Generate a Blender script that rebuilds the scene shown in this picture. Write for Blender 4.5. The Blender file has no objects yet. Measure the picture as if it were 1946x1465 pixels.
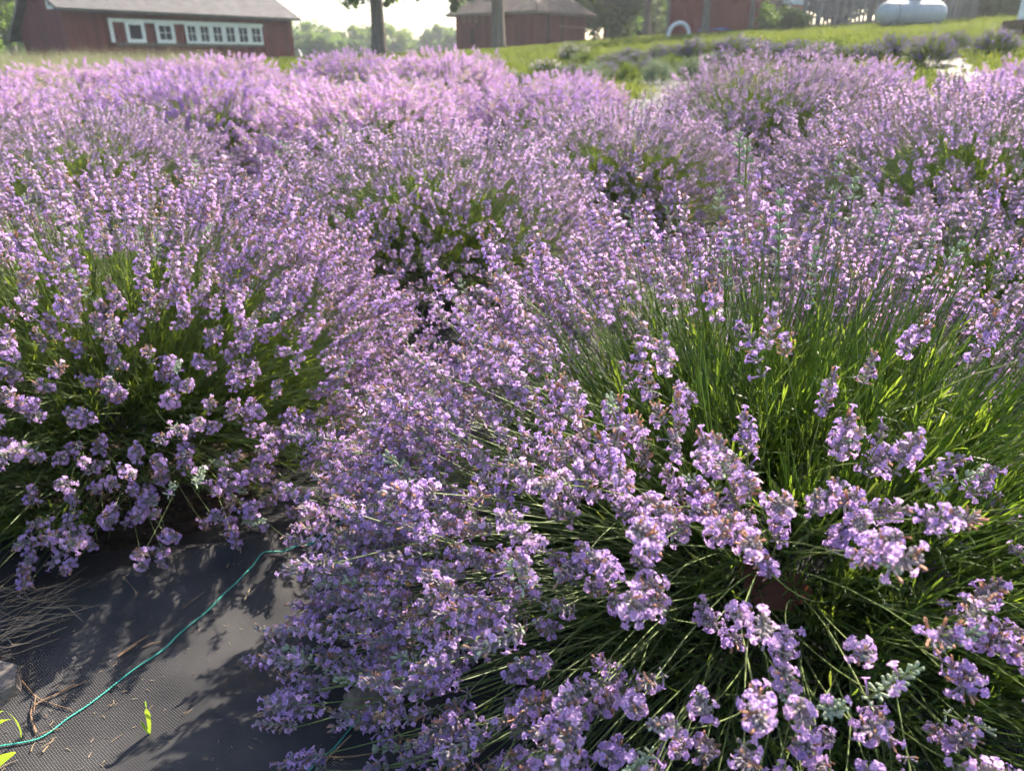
import bpy, math, random
import numpy as np
from mathutils import Vector, Matrix, Quaternion, Euler

R_ = math.radians
scene = bpy.context.scene
COL = scene.collection

# ------------------------------------------------------------------ camera, sky, sun, exposure
CAM_H, PITCH, FPX, CX, CY = 0.90, R_(24.3), 1380.0, 973.0, 732.5
cam_data = bpy.data.cameras.new('camera')
cam_data.sensor_width = 36.0
cam_data.lens = 36.0 * FPX / 1946.0
cam_data.clip_start, cam_data.clip_end = 0.02, 2000.0
cam_data.dof.use_dof = True
cam_data.dof.focus_distance = 0.95
cam_data.dof.aperture_fstop = 6.6
cam = bpy.data.objects.new('camera', cam_data)
COL.objects.link(cam)
cam.location = (0, 0, CAM_H)
cam.rotation_euler = (R_(90) - PITCH, 0, 0)
scene.camera = cam

SUN_AZ, SUN_EL = R_(34), R_(38)            # azimuth clockwise from +Y
world = bpy.data.worlds.new('World'); scene.world = world; world.use_nodes = True
wn = world.node_tree.nodes; wl = world.node_tree.links
bg = wn['Background']
sky_tex = wn.new('ShaderNodeTexSky'); sky_tex.sky_type = 'NISHITA'; sky_tex.sun_disc = False
sky_tex.sun_elevation = SUN_EL; sky_tex.sun_rotation = SUN_AZ
sky_tex.air_density = 1.0; sky_tex.dust_density = 2.5; sky_tex.ozone_density = 1.0
wl.new(sky_tex.outputs[0], bg.inputs[0]); bg.inputs[1].default_value = 0.115
sun_data = bpy.data.lights.new('sun', 'SUN'); sun_data.energy = 5.0; sun_data.angle = R_(0.55)
sun_data.color = (1.0, 0.88, 0.74)
sun = bpy.data.objects.new('sun', sun_data); COL.objects.link(sun)
SUN_DIR = Vector((math.sin(SUN_AZ)*math.cos(SUN_EL), math.cos(SUN_AZ)*math.cos(SUN_EL), math.sin(SUN_EL)))
sun.rotation_euler = SUN_DIR.to_track_quat('Z', 'Y').to_euler()
sun.location = SUN_DIR * 60

vs = scene.view_settings
scene.display_settings.display_device = 'sRGB'
vs.view_transform = 'Standard'; vs.look = 'None'; vs.exposure = 1.76; vs.gamma = 1.0
vs.use_curve_mapping = False
scene.render.engine = 'CYCLES'
cy = scene.cycles
cy.use_denoising = True
try:
    cy.denoiser = 'OPENIMAGEDENOISE'; cy.denoising_prefilter = 'FAST'; cy.denoising_input_passes = 'RGB_ALBEDO_NORMAL'
except Exception: pass
cy.max_bounces = 5; cy.diffuse_bounces = 3; cy.glossy_bounces = 2; cy.transmission_bounces = 5
cy.transparent_max_bounces = 8; cy.volume_bounces = 0
cy.caustics_reflective = False; cy.caustics_refractive = False
cy.sample_clamp_indirect = 6.0
cy.use_adaptive_sampling = True; cy.adaptive_threshold = 0.05; cy.adaptive_min_samples = 16
scene.render.film_transparent = False

# ------------------------------------------------------------------ pixel <-> place helpers (photo pixels, 1946 x 1465)
cp, sp = math.cos(PITCH), math.sin(PITCH)
def ray(px, py):
    dx = (px - CX) / FPX; dy = -(py - CY) / FPX
    return Vector((dx, cp + sp*dy, -sp + cp*dy))
def at(px, py, Y):
    d = ray(px, py); t = Y / d.y
    return Vector((d.x*t, Y, CAM_H + d.z*t))
def at_z(px, py, z):
    d = ray(px, py); t = (z - CAM_H) / d.z
    return Vector((d.x*t, d.y*t, z))
def project(p):
    dz = p[2] - CAM_H
    Z = p[1]*cp - dz*sp; U = p[1]*sp + dz*cp
    return CX + FPX*p[0]/max(Z, 1e-3), CY - FPX*U/max(Z, 1e-3), Z

# ------------------------------------------------------------------ materials
def new_mat(name):
    m = bpy.data.materials.new(name); m.use_nodes = True
    n, l = m.node_tree.nodes, m.node_tree.links
    n.clear()
    return m, n, l, n.new('ShaderNodeOutputMaterial')
def sock(node, *names):
    for nm in names:
        if nm in node.inputs: return node.inputs[nm]
def ramp2(n, l, fac, c1, c2, p1=0.0, p2=1.0):
    r = n.new('ShaderNodeValToRGB')
    r.color_ramp.elements[0].color = (*c1, 1); r.color_ramp.elements[1].color = (*c2, 1)
    r.color_ramp.elements[0].position = p1; r.color_ramp.elements[1].position = p2
    l.new(fac, r.inputs[0]); return r.outputs[0]
def plant_mat(name, c1, c2, t1, t2, fac=0.45, rough=0.55, spec=0.35, rnd=0.5):
    """leaf-like surface: reflecting front, light passing through; colour varies per piece and per plant"""
    m, n, l, out = new_mat(name)
    a = n.new('ShaderNodeAttribute'); a.attribute_name = 'tint'
    oi = n.new('ShaderNodeObjectInfo')
    mx = n.new('ShaderNodeMath'); mx.operation = 'MULTIPLY'; l.new(oi.outputs['Random'], mx.inputs[0]); mx.inputs[1].default_value = rnd
    m2 = n.new('ShaderNodeMath'); m2.operation = 'MULTIPLY'; l.new(a.outputs['Fac'], m2.inputs[0]); m2.inputs[1].default_value = 1 - rnd
    ad = n.new('ShaderNodeMath'); ad.operation = 'ADD'; l.new(mx.outputs[0], ad.inputs[0]); l.new(m2.outputs[0], ad.inputs[1])
    base = ramp2(n, l, ad.outputs[0], c1, c2, 0.1, 0.9)
    tr = ramp2(n, l, ad.outputs[0], t1, t2, 0.1, 0.9)
    pb = n.new('ShaderNodeBsdfPrincipled'); l.new(base, pb.inputs['Base Color'])
    pb.inputs['Roughness'].default_value = rough
    sock(pb, 'Specular IOR Level', 'Specular').default_value = spec
    tb = n.new('ShaderNodeBsdfTranslucent'); l.new(tr, tb.inputs['Color'])
    mix = n.new('ShaderNodeMixShader'); mix.inputs[0].default_value = fac
    l.new(pb.outputs[0], mix.inputs[1]); l.new(tb.outputs[0], mix.inputs[2])
    l.new(mix.outputs[0], out.inputs[0])
    return m
def solid_mat(name, c1, c2, scale=5.0, rough=0.7, spec=0.3, bump=0.0, stretch=(1, 1, 1), metallic=0.0, rnd=0.0, detail=6.0):
    m, n, l, out = new_mat(name)
    tc = n.new('ShaderNodeTexCoord'); mp = n.new('ShaderNodeMapping'); mp.inputs['Scale'].default_value = stretch
    l.new(tc.outputs['Object'], mp.inputs[0])
    nz = n.new('ShaderNodeTexNoise'); nz.inputs['Scale'].default_value = scale; nz.inputs['Detail'].default_value = detail
    nz.inputs['Roughness'].default_value = 0.65
    l.new(mp.outputs[0], nz.inputs['Vector'])
    fac = nz.outputs['Fac']
    if rnd:
        oi = n.new('ShaderNodeObjectInfo')
        mm = n.new('ShaderNodeMath'); mm.operation = 'MULTIPLY_ADD'
        l.new(oi.outputs['Random'], mm.inputs[0]); mm.inputs[1].default_value = rnd; l.new(fac, mm.inputs[2])
        sb = n.new('ShaderNodeMath'); sb.operation = 'SUBTRACT'; l.new(mm.outputs[0], sb.inputs[0]); sb.inputs[1].default_value = rnd/2
        fac = sb.outputs[0]
    colr = ramp2(n, l, fac, c1, c2, 0.3, 0.7)
    pb = n.new('ShaderNodeBsdfPrincipled'); l.new(colr, pb.inputs['Base Color'])
    pb.inputs['Roughness'].default_value = rough; pb.inputs['Metallic'].default_value = metallic
    sock(pb, 'Specular IOR Level', 'Specular').default_value = spec
    if bump:
        b = n.new('ShaderNodeBump'); b.inputs['Strength'].default_value = bump; b.inputs['Distance'].default_value = 0.01
        l.new(nz.outputs['Fac'], b.inputs['Height']); l.new(b.outputs[0], pb.inputs['Normal'])
    l.new(pb.outputs[0], out.inputs[0])
    return m

M = {}
M['petal'] = plant_mat('petal_violet', (0.43, 0.29, 0.62), (0.75, 0.525, 0.80), (0.55, 0.35, 0.69), (0.85, 0.58, 0.83), 0.46, 0.6, 0.2, 0.45)
M['calyx'] = plant_mat('calyx_grey_mauve', (0.27, 0.22, 0.30), (0.42, 0.38, 0.36), (0.38, 0.30, 0.34), (0.54, 0.46, 0.38), 0.30, 0.8, 0.15, 0.3)
M['bud'] = plant_mat('calyx_sage', (0.30, 0.37, 0.26), (0.44, 0.50, 0.38), (0.36, 0.44, 0.22), (0.50, 0.56, 0.32), 0.28, 0.85, 0.15, 0.4)
M['dried'] = plant_mat('withered_floret', (0.38, 0.22, 0.14), (0.52, 0.34, 0.26), (0.50, 0.28, 0.16), (0.64, 0.42, 0.30), 0.35, 0.7, 0.2, 0.3)
M['stem'] = plant_mat('lavender_stem', (0.15, 0.21, 0.075), (0.24, 0.30, 0.12), (0.26, 0.34, 0.06), (0.40, 0.46, 0.11), 0.30, 0.5, 0.4, 0.6)
M['leaf'] = plant_mat('lavender_leaf', (0.058, 0.105, 0.034), (0.125, 0.182, 0.060), (0.18, 0.29, 0.022), (0.40, 0.49, 0.045), 0.47, 0.5, 0.4, 0.45)
M['sage_leaf'] = plant_mat('grey_green_leaf', (0.16, 0.20, 0.14), (0.27, 0.31, 0.22), (0.2, 0.27, 0.12), (0.3, 0.38, 0.2), 0.3, 0.8, 0.2, 0.4)
M['cream_petal'] = plant_mat('cream_petal', (0.48, 0.44, 0.42), (0.62, 0.56, 0.56), (0.5, 0.45, 0.4), (0.65, 0.58, 0.55), 0.4, 0.7, 0.2, 0.4)
M['grass'] = plant_mat('lawn_grass', (0.042, 0.072, 0.018), (0.080, 0.11, 0.028), (0.11, 0.16, 0.015), (0.24, 0.27, 0.04), 0.45, 0.5, 0.3, 0.4)
M['dry_grass'] = plant_mat('dry_grass', (0.16, 0.17, 0.10), (0.29, 0.28, 0.18), (0.20, 0.22, 0.10), (0.33, 0.33, 0.19), 0.4, 0.7, 0.2, 0.4)
M['weed'] = plant_mat('weed_grass', (0.16, 0.21, 0.07), (0.28, 0.32, 0.15), (0.3, 0.38, 0.08), (0.42, 0.46, 0.16), 0.45, 0.6, 0.2, 0.4)
M['blade'] = plant_mat('fresh_blade', (0.10, 0.22, 0.02), (0.20, 0.34, 0.04), (0.34, 0.52, 0.03), (0.45, 0.60, 0.06), 0.45, 0.4, 0.4, 0.3)
M['tree_leaf'] = plant_mat('tree_leaf', (0.04, 0.085, 0.022), (0.085, 0.14, 0.035), (0.10, 0.19, 0.02), (0.22, 0.32, 0.04), 0.4, 0.5, 0.3, 0.35)
M['far_leaf'] = plant_mat('far_tree_leaf', (0.055, 0.10, 0.035), (0.10, 0.16, 0.05), (0.14, 0.24, 0.04), (0.26, 0.36, 0.06), 0.4, 0.6, 0.2, 0.4)
M['straw'] = plant_mat('straw', (0.20, 0.15, 0.10), (0.36, 0.28, 0.19), (0.3, 0.22, 0.1), (0.4, 0.3, 0.18), 0.15, 0.7, 0.2, 0.3)
M['twig'] = solid_mat('twig_bark', (0.17, 0.11, 0.07), (0.34, 0.22, 0.13), 60, 0.8, 0.2)
M['bark'] = solid_mat('tree_bark', (0.09, 0.075, 0.06), (0.19, 0.165, 0.14), 3.0, 0.95, 0.1, 0.9, (4, 4, 0.6))
M['red'] = solid_mat('barn_red_board', (0.105, 0.030, 0.027), (0.165, 0.048, 0.042), 1.6, 0.8, 0.2, 0.15, (6, 6, 0.5), rnd=0.5)
M['red_shed'] = solid_mat('shed_red_board', (0.12, 0.034, 0.030), (0.18, 0.054, 0.046), 1.6, 0.85, 0.2, 0.15, (6, 6, 0.5), rnd=0.4)
M['dark_red'] = solid_mat('dark_red_board', (0.16, 0.04, 0.034), (0.23, 0.06, 0.05), 1.6, 0.85, 0.2, 0.15, (6, 6, 0.5), rnd=0.4)
M['white'] = solid_mat('white_paint', (0.62, 0.63, 0.64), (0.78, 0.78, 0.78), 6, 0.6, 0.3)
M['roof_grey'] = solid_mat('grey_shingle', (0.07, 0.067, 0.067), (0.13, 0.124, 0.122), 2.2, 0.9, 0.2, 0.5, (1, 1, 1))
M['roof_brown'] = solid_mat('brown_shingle', (0.12, 0.09, 0.072), (0.22, 0.165, 0.13), 2.2, 0.9, 0.2, 0.5)
M['dark'] = solid_mat('dark_interior', (0.012, 0.013, 0.015), (0.03, 0.03, 0.032), 2, 0.9, 0.1)
M['glass'] = solid_mat('window_glass', (0.015, 0.018, 0.022), (0.035, 0.04, 0.045), 3, 0.12, 0.5)
M['wood_grey'] = solid_mat('weathered_wood', (0.13, 0.115, 0.10), (0.24, 0.215, 0.19), 2, 0.9, 0.15, 0.4, (5, 5, .6), rnd=0.5)
M['tank'] = solid_mat('tank_paint', (0.28, 0.30, 0.31), (0.38, 0.40, 0.41), 2.5, 0.45, 0.4)
M['tank_dark'] = solid_mat('tank_foot', (0.12, 0.12, 0.12), (0.2, 0.2, 0.2), 5, 0.8, 0.2)
M['brick_orange'] = solid_mat('orange_wall', (0.50, 0.22, 0.15), (0.62, 0.30, 0.21), 4, 0.85, 0.2)
M['tan_wall'] = solid_mat('tan_wall', (0.20, 0.135, 0.115), (0.30, 0.21, 0.18), 3, 0.85, 0.2, 0, (4, 4, .5))
M['pale_roof'] = solid_mat('pale_metal_roof', (0.5, 0.52, 0.48), (0.66, 0.68, 0.62), 3, 0.5, 0.4)
M['blue'] = solid_mat('blue_plastic', (0.05, 0.12, 0.32), (0.09, 0.19, 0.44), 3, 0.5, 0.4)
M['brown_box'] = solid_mat('brown_timber', (0.09, 0.05, 0.035), (0.16, 0.09, 0.06), 3, 0.8, 0.2, 0.3, (1, 8, 8))
M['paver'] = solid_mat('concrete_paver', (0.095, 0.086, 0.08), (0.165, 0.15, 0.138), 14, 0.9, 0.2, 0.5)
M['stone'] = solid_mat('field_stone', (0.12, 0.095, 0.07), (0.27, 0.225, 0.18), 40, 0.9, 0.2, 0.6)
M['twine'] = solid_mat('green_twine', (0.035, 0.33, 0.25), (0.09, 0.50, 0.40), 120, 0.45, 0.4)
M['dead_leaf'] = plant_mat('dead_brown_leaf', (0.10, 0.035, 0.02), (0.17, 0.06, 0.035), (0.22, 0.07, 0.03), (0.3, 0.1, 0.05), 0.25, 0.6, 0.3, 0.2)
M['bee_dark'] = solid_mat('bee_dark', (0.015, 0.012, 0.01), (0.04, 0.03, 0.02), 300, 0.4, 0.4)
M['bee_amber'] = solid_mat('bee_amber', (0.35, 0.15, 0.02), (0.55, 0.28, 0.05), 300, 0.6, 0.3)
M['bee_wing'] = plant_mat('bee_wing', (0.4, 0.38, 0.34), (0.5, 0.46, 0.4), (0.7, 0.66, 0.6), (0.7, 0.66, 0.6), 0.6, 0.2, 0.5)

def fabric_material():
    """black woven weed fabric: flat tapes over and under, slightly shiny, dusty"""
    m, n, l, out = new_mat('woven_weed_fabric')
    tc = n.new('ShaderNodeTexCoord')
    mp = n.new('ShaderNodeMapping'); mp.inputs['Rotation'].default_value = (0, 0, R_(38))
    l.new(tc.outputs['Object'], mp.inputs[0])
    w1 = n.new('ShaderNodeTexWave'); w1.bands_direction = 'X'; w1.inputs['Scale'].default_value = 84.0
    w2 = n.new('ShaderNodeTexWave'); w2.bands_direction = 'Y'; w2.inputs['Scale'].default_value = 100.0
    for w in (w1, w2):
        w.inputs['Distortion'].default_value = 0.25; w.inputs['Detail'].default_value = 1.0; w.inputs['Detail Scale'].default_value = 0.6
        l.new(mp.outputs[0], w.inputs['Vector'])
    weave = n.new('ShaderNodeMath'); weave.operation = 'MULTIPLY'
    l.new(w1.outputs['Fac'], weave.inputs[0]); l.new(w2.outputs['Fac'], weave.inputs[1])
    nz = n.new('ShaderNodeTexNoise'); nz.inputs['Scale'].default_value = 9.0; nz.inputs['Detail'].default_value = 8.0
    l.new(tc.outputs['Object'], nz.inputs['Vector'])
    dust = ramp2(n, l, nz.outputs['Fac'], (0.017, 0.018, 0.020), (0.074, 0.073, 0.073), 0.33, 0.74)
    tape = ramp2(n, l, weave.outputs[0], (0.008, 0.008, 0.009), (0.19, 0.19, 0.195), 0.15, 0.95)
    mixc = n.new('ShaderNodeMix'); mixc.data_type = 'RGBA'; mixc.blend_type = 'MIX'; mixc.inputs['Factor'].default_value = 0.5
    l.new(dust, mixc.inputs['A']); l.new(tape, mixc.inputs['B'])
    pb = n.new('ShaderNodeBsdfPrincipled'); l.new(mixc.outputs['Result'], pb.inputs['Base Color'])
    rr = n.new('ShaderNodeMapRange'); l.new(nz.outputs['Fac'], rr.inputs[0])
    rr.inputs['To Min'].default_value = 0.5; rr.inputs['To Max'].default_value = 0.72
    l.new(rr.outputs[0], pb.inputs['Roughness']); sock(pb, 'Specular IOR Level', 'Specular').default_value = 0.12
    b = n.new('ShaderNodeBump'); b.inputs['Strength'].default_value = 0.55; b.inputs['Distance'].default_value = 0.0009
    l.new(weave.outputs[0], b.inputs['Height']); l.new(b.outputs[0], pb.inputs['Normal'])
    l.new(pb.outputs[0], out.inputs[0]); return m
M['fabric'] = fabric_material()

def ground_material():
    m, n, l, out = new_mat('soil_and_turf')
    tc = n.new('ShaderNodeTexCoord')
    nz = n.new('ShaderNodeTexNoise'); nz.inputs['Scale'].default_value = 0.35; nz.inputs['Detail'].default_value = 10.0
    l.new(tc.outputs['Object'], nz.inputs['Vector'])
    n2 = n.new('ShaderNodeTexNoise'); n2.inputs['Scale'].default_value = 40.0; n2.inputs['Detail'].default_value = 4.0
    l.new(tc.outputs['Object'], n2.inputs['Vector'])
    mm = n.new('ShaderNodeMath'); mm.operation = 'MULTIPLY_ADD'; l.new(n2.outputs['Fac'], mm.inputs[0]); mm.inputs[1].default_value = 0.5
    l.new(nz.outputs['Fac'], mm.inputs[2])
    turf = ramp2(n, l, mm.outputs[0], (0.035, 0.065, 0.014), (0.085, 0.12, 0.028), 0.55, 0.95)
    soil = ramp2(n, l, n2.outputs['Fac'], (0.03, 0.022, 0.016), (0.085, 0.062, 0.045), 0.3, 0.7)
    a = n.new('ShaderNodeAttribute'); a.attribute_name = 'turf'
    mx = n.new('ShaderNodeMix'); mx.data_type = 'RGBA'; l.new(a.outputs['Fac'], mx.inputs['Factor'])
    l.new(soil, mx.inputs['A']); l.new(turf, mx.inputs['B'])
    pb = n.new('ShaderNodeBsdfPrincipled'); l.new(mx.outputs['Result'], pb.inputs['Base Color'])
    pb.inputs['Roughness'].default_value = 0.95; sock(pb, 'Specular IOR Level', 'Specular').default_value = 0.1
    b = n.new('ShaderNodeBump'); b.inputs['Strength'].default_value = 0.8; b.inputs['Distance'].default_value = 0.03
    l.new(n2.outputs['Fac'], b.inputs['Height']); l.new(b.outputs[0], pb.inputs['Normal'])
    l.new(pb.outputs[0], out.inputs[0]); return m
M['ground'] = ground_material()

# ------------------------------------------------------------------ mesh helpers
class MB:
    def __init__(s): s.v, s.f, s.m, s.t = [], [], [], []
    def add(s, verts, faces, mi=0, tint=0.5):
        o = len(s.v); s.v.extend([tuple(v) for v in verts])
        for f in faces:
            s.f.append(tuple(o + i for i in f)); s.m.append(mi); s.t.append(tint)
    def box(s, c, size, mi=0, mat3=None, tint=0.5):
        hx, hy, hz = size[0]/2, size[1]/2, size[2]/2
        vs_ = [Vector((x*hx, y*hy, z*hz)) for z in (-1, 1) for y in (-1, 1) for x in (-1, 1)]
        if mat3 is not None: vs_ = [mat3 @ v for v in vs_]
        vs_ = [v + Vector(c) for v in vs_]
        s.add(vs_, [(0, 2, 3, 1), (4, 5, 7, 6), (0, 1, 5, 4), (2, 6, 7, 3), (0, 4, 6, 2), (1, 3, 7, 5)], mi, tint)
    def tube(s, pts, rads, sides=5, mi=0, tint=0.5, cap=True, up=None):
        pts = [Vector(p) for p in pts]; n = len(pts); rings = []
        ref = Vector(up) if up else Vector((0.31, 0.17, 0.93))
        for i in range(n):
            t = (pts[min(i+1, n-1)] - pts[max(i-1, 0)])
            t = t.normalized() if t.length > 1e-9 else Vector((0, 0, 1))
            a = t.cross(ref)
            if a.length < 1e-3: a = t.cross(Vector((1, 0, 0)))
            a.normalize(); b = t.cross(a)
            rings.append([pts[i] + (a*math.cos(2*math.pi*k/sides) + b*math.sin(2*math.pi*k/sides))*rads[i] for k in range(sides)])
        vv = [v for r in rings for v in r]; ff = []
        for i in range(n-1):
            for k in range(sides):
                k2 = (k+1) % sides
                ff.append((i*sides+k, i*sides+k2, (i+1)*sides+k2, (i+1)*sides+k))
        if cap:
            ff.append(tuple(range(sides-1, -1, -1))); ff.append(tuple((n-1)*sides + k for k in range(sides)))
        s.add(vv, ff, mi, tint)
    def mesh(s, name, mats, smooth=False):
        me = bpy.data.meshes.new(name); me.from_pydata(s.v, [], s.f)
        for m in mats: me.materials.append(M[m] if isinstance(m, str) else m)
        if len(mats) > 1: me.polygons.foreach_set('material_index', s.m)
        a = me.attributes.new('tint', 'FLOAT', 'FACE'); a.data.foreach_set('value', s.t)
        if smooth: me.polygons.foreach_set('use_smooth', [True]*len(s.f))
        me.update(); return me

def link(name, data, parent=None, loc=None, rot=None, scl=None):
    o = bpy.data.objects.new(name, data); COL.objects.link(o)
    if parent is not None: o.parent = parent
    if loc is not None: o.location = loc
    if rot is not None:
        if isinstance(rot, Quaternion): o.rotation_mode = 'QUATERNION'; o.rotation_quaternion = rot
        else: o.rotation_euler = rot
    if scl is not None: o.scale = (scl, scl, scl) if isinstance(scl, (int, float)) else scl
    return o
def tag(o, label=None, cat=None, group=None, kind=None):
    if label: o['label'] = label
    if cat: o['category'] = cat
    if group: o['group'] = group
    if kind: o['kind'] = kind
    return o

# geometry-node scatter for masses nobody could count
_gn = {}
def gn_group(coll):
    if coll.name in _gn: return _gn[coll.name]
    g = bpy.data.node_groups.new('scatter_' + coll.name, 'GeometryNodeTree')
    g.interface.new_socket('Geometry', in_out='INPUT', socket_type='NodeSocketGeometry')
    g.interface.new_socket('Geometry', in_out='OUTPUT', socket_type='NodeSocketGeometry')
    n, l = g.nodes, g.links
    gi, go = n.new('NodeGroupInput'), n.new('NodeGroupOutput')
    ci = n.new('GeometryNodeCollectionInfo'); ci.inputs['Collection'].default_value = coll
    ci.inputs['Separate Children'].default_value = True; ci.inputs['Reset Children'].default_value = True
    ip = n.new('GeometryNodeInstanceOnPoints')
    def attr(nm, ty):
        a = n.new('GeometryNodeInputNamedAttribute'); a.data_type = ty; a.inputs['Name'].default_value = nm; return a.outputs['Attribute']
    l.new(gi.outputs[0], ip.inputs['Points']); l.new(ci.outputs[0], ip.inputs['Instance'])
    ip.inputs['Pick Instance'].default_value = True
    l.new(attr('idx', 'INT'), ip.inputs['Instance Index'])
    e = n.new('FunctionNodeEulerToRotation'); l.new(attr('rot', 'FLOAT_VECTOR'), e.inputs[0]); l.new(e.outputs[0], ip.inputs['Rotation'])
    l.new(attr('scl', 'FLOAT'), ip.inputs['Scale'])
    l.new(ip.outputs[0], go.inputs[0])
    _gn[coll.name] = g; return g
def proto_collection(name, meshes):
    c = bpy.data.collections.new(name)
    for i, me in enumerate(meshes):
        o = bpy.data.objects.new('%s_%03d' % (name, i), me); c.objects.link(o)
    return c
def points_mesh(name, pts, rots, scls, idxs):
    me = bpy.data.meshes.new(name); me.from_pydata([tuple(p) for p in pts], [], [])
    a = me.attributes.new('rot', 'FLOAT_VECTOR', 'POINT'); a.data.foreach_set('vector', np.array(rots, dtype=np.float32).ravel())
    a = me.attributes.new('scl', 'FLOAT', 'POINT'); a.data.foreach_set('value', np.array(scls, dtype=np.float32))
    a = me.attributes.new('idx', 'INT', 'POINT'); a.data.foreach_set('value', np.array(idxs, dtype=np.int32))
    return me
def scatter(name, pmesh, coll, parent=None, **kw):
    o = link(name, pmesh, parent, **kw)
    md = o.modifiers.new('scatter', 'NODES'); md.node_group = gn_group(coll)
    o['kind'] = 'stuff'
    return o

def proto_arrays(me):
    nv, nl, npoly = len(me.vertices), len(me.loops), len(me.polygons)
    v = np.empty(nv*3, np.float32); me.vertices.foreach_get('co', v)
    li = np.empty(nl, np.int32); me.loops.foreach_get('vertex_index', li)
    lt = np.empty(npoly, np.int32); me.polygons.foreach_get('loop_total', lt)
    mi = np.empty(npoly, np.int32); me.polygons.foreach_get('material_index', mi)
    ti = np.empty(npoly, np.float32); me.attributes['tint'].data.foreach_get('value', ti)
    return v.reshape(-1, 3), li, lt, mi, ti
def realize(name, items, protos, mats, seed=0):
    """one mesh out of many placed pieces; items: (pos, quaternion, scale, index)"""
    A = [proto_arrays(p) for p in protos]; rn = np.random.default_rng(seed)
    Vs, Ls, Ts, Ms, Is = [], [], [], [], []; off = 0
    for p, q, sc, i in items:
        v, li, lt, mi, ti = A[i]
        m = np.array(q.to_matrix(), dtype=np.float32)*sc
        Vs.append(v @ m.T + np.array(p, dtype=np.float32)); Ls.append(li + off); Ts.append(lt); Ms.append(mi)
        Is.append(np.clip(ti*.6 + .4*rn.random(), 0, 1)); off += len(v)
    V = np.concatenate(Vs); Lp = np.concatenate(Ls); T = np.concatenate(Ts); Mi = np.concatenate(Ms); Ti = np.concatenate(Is)
    me = bpy.data.meshes.new(name)
    me.vertices.add(len(V)); me.vertices.foreach_set('co', V.ravel().astype(np.float32))
    me.loops.add(len(Lp)); me.loops.foreach_set('vertex_index', Lp.astype(np.int32))
    me.polygons.add(len(T)); me.polygons.foreach_set('loop_start', np.concatenate([[0], np.cumsum(T)[:-1]]).astype(np.int32)); me.polygons.foreach_set('loop_total', T.astype(np.int32))
    for m in mats: me.materials.append(M[m])
    me.polygons.foreach_set('material_index', Mi.astype(np.int32))
    a = me.attributes.new('tint', 'FLOAT', 'FACE'); a.data.foreach_set('value', Ti.astype(np.float32))
    me.update(calc_edges=True); return me
def stuff(name, mesh, parent, **kw):
    o = link(name, mesh, parent, **kw); o['kind'] = 'stuff'; return o

# ------------------------------------------------------------------ terrain
def _ctrl():
    P = [(0, -3, 0), (-4, -3, 0), (4, -3, 0), (0, 0, 0), (-2, 1, 0), (2, 1, 0), (0, 2, 0), (-3, 3, 0), (3, 3, 0.03), (0, 4, 0.02),
         (-4, 5, .05), (4, 5, .14), (0, 6, .08), (-5, 8, .2), (0, 8.5, .20), (4, 7.5, .27), (-5, 10.5, .3), (0, 11, .34)]
    def a(px, py, Y): v = at(px, py, Y); P.append((v.x, v.y, v.z))
    a(1240, 170, 12.5); a(1763, 122, 14); a(1890, 100, 14.5); a(1535, 118, 15); a(1252, 153, 15); a(1128, 130, 17); a(1393, 104, 17)
    a(1900, 62, 21); a(1700, 66, 21); a(1500, 72, 21.5); a(1730, 47, 29); a(1900, 32, 29); a(1560, 52, 30); a(1300, 69, 37)
    a(1110, 78, 44); a(868, 99, 42); a(722, 106, 34); a(960, 106, 24); a(566, 114, 48.5); a(140, 118, 38); a(20, 128, 24); a(700, 119, 20); a(350, 128, 19)
    P += [(-40, 70, 1.0), (0, 75, 1.3), (40, 75, 3.0), (60, 30, 3.2), (-45, 20, .6), (-30, -5, 0.2), (30, -5, .8), (20, 5, .9), (-15, 5, .2), (0, -20, 0)]
    return np.array(P)
CT = _ctrl()
def _U(r2): return np.where(r2 > 1e-12, r2*np.log(np.maximum(r2, 1e-12)), 0.0)
_n = len(CT)
_K = _U(((CT[:, None, :2] - CT[None, :, :2])**2).sum(-1)) + np.eye(_n)*6.0
_Pm = np.hstack([np.ones((_n, 1)), CT[:, :2]])
_A = np.vstack([np.hstack([_K, _Pm]), np.hstack([_Pm.T, np.zeros((3, 3))])])
_W = np.linalg.solve(_A, np.concatenate([CT[:, 2], np.zeros(3)]))
def gz_arr(x, y):
    x = np.asarray(x, float); y = np.asarray(y, float)
    X, Y = x.ravel(), y.ravel()
    z = _U((X[:, None]-CT[None, :, 0])**2 + (Y[:, None]-CT[None, :, 1])**2) @ _W[:_n] + _W[_n] + _W[_n+1]*X + _W[_n+2]*Y
    r = np.hypot(X, Y - 20); w = np.clip((r - 45)/35, 0, 1); w = w*w*(3-2*w)
    z = np.clip(z, -0.3, 4.0)*(1-w) + w*(1.2 + 0.012*np.clip(X, -60, 120))
    near = np.clip((np.hypot(X, Y-1.5) - 2.2)/2.0, 0, 1); z = z*near
    return z.reshape(x.shape)
def gz(x, y): return float(gz_arr(np.array([x]), np.array([y]))[0])

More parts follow.
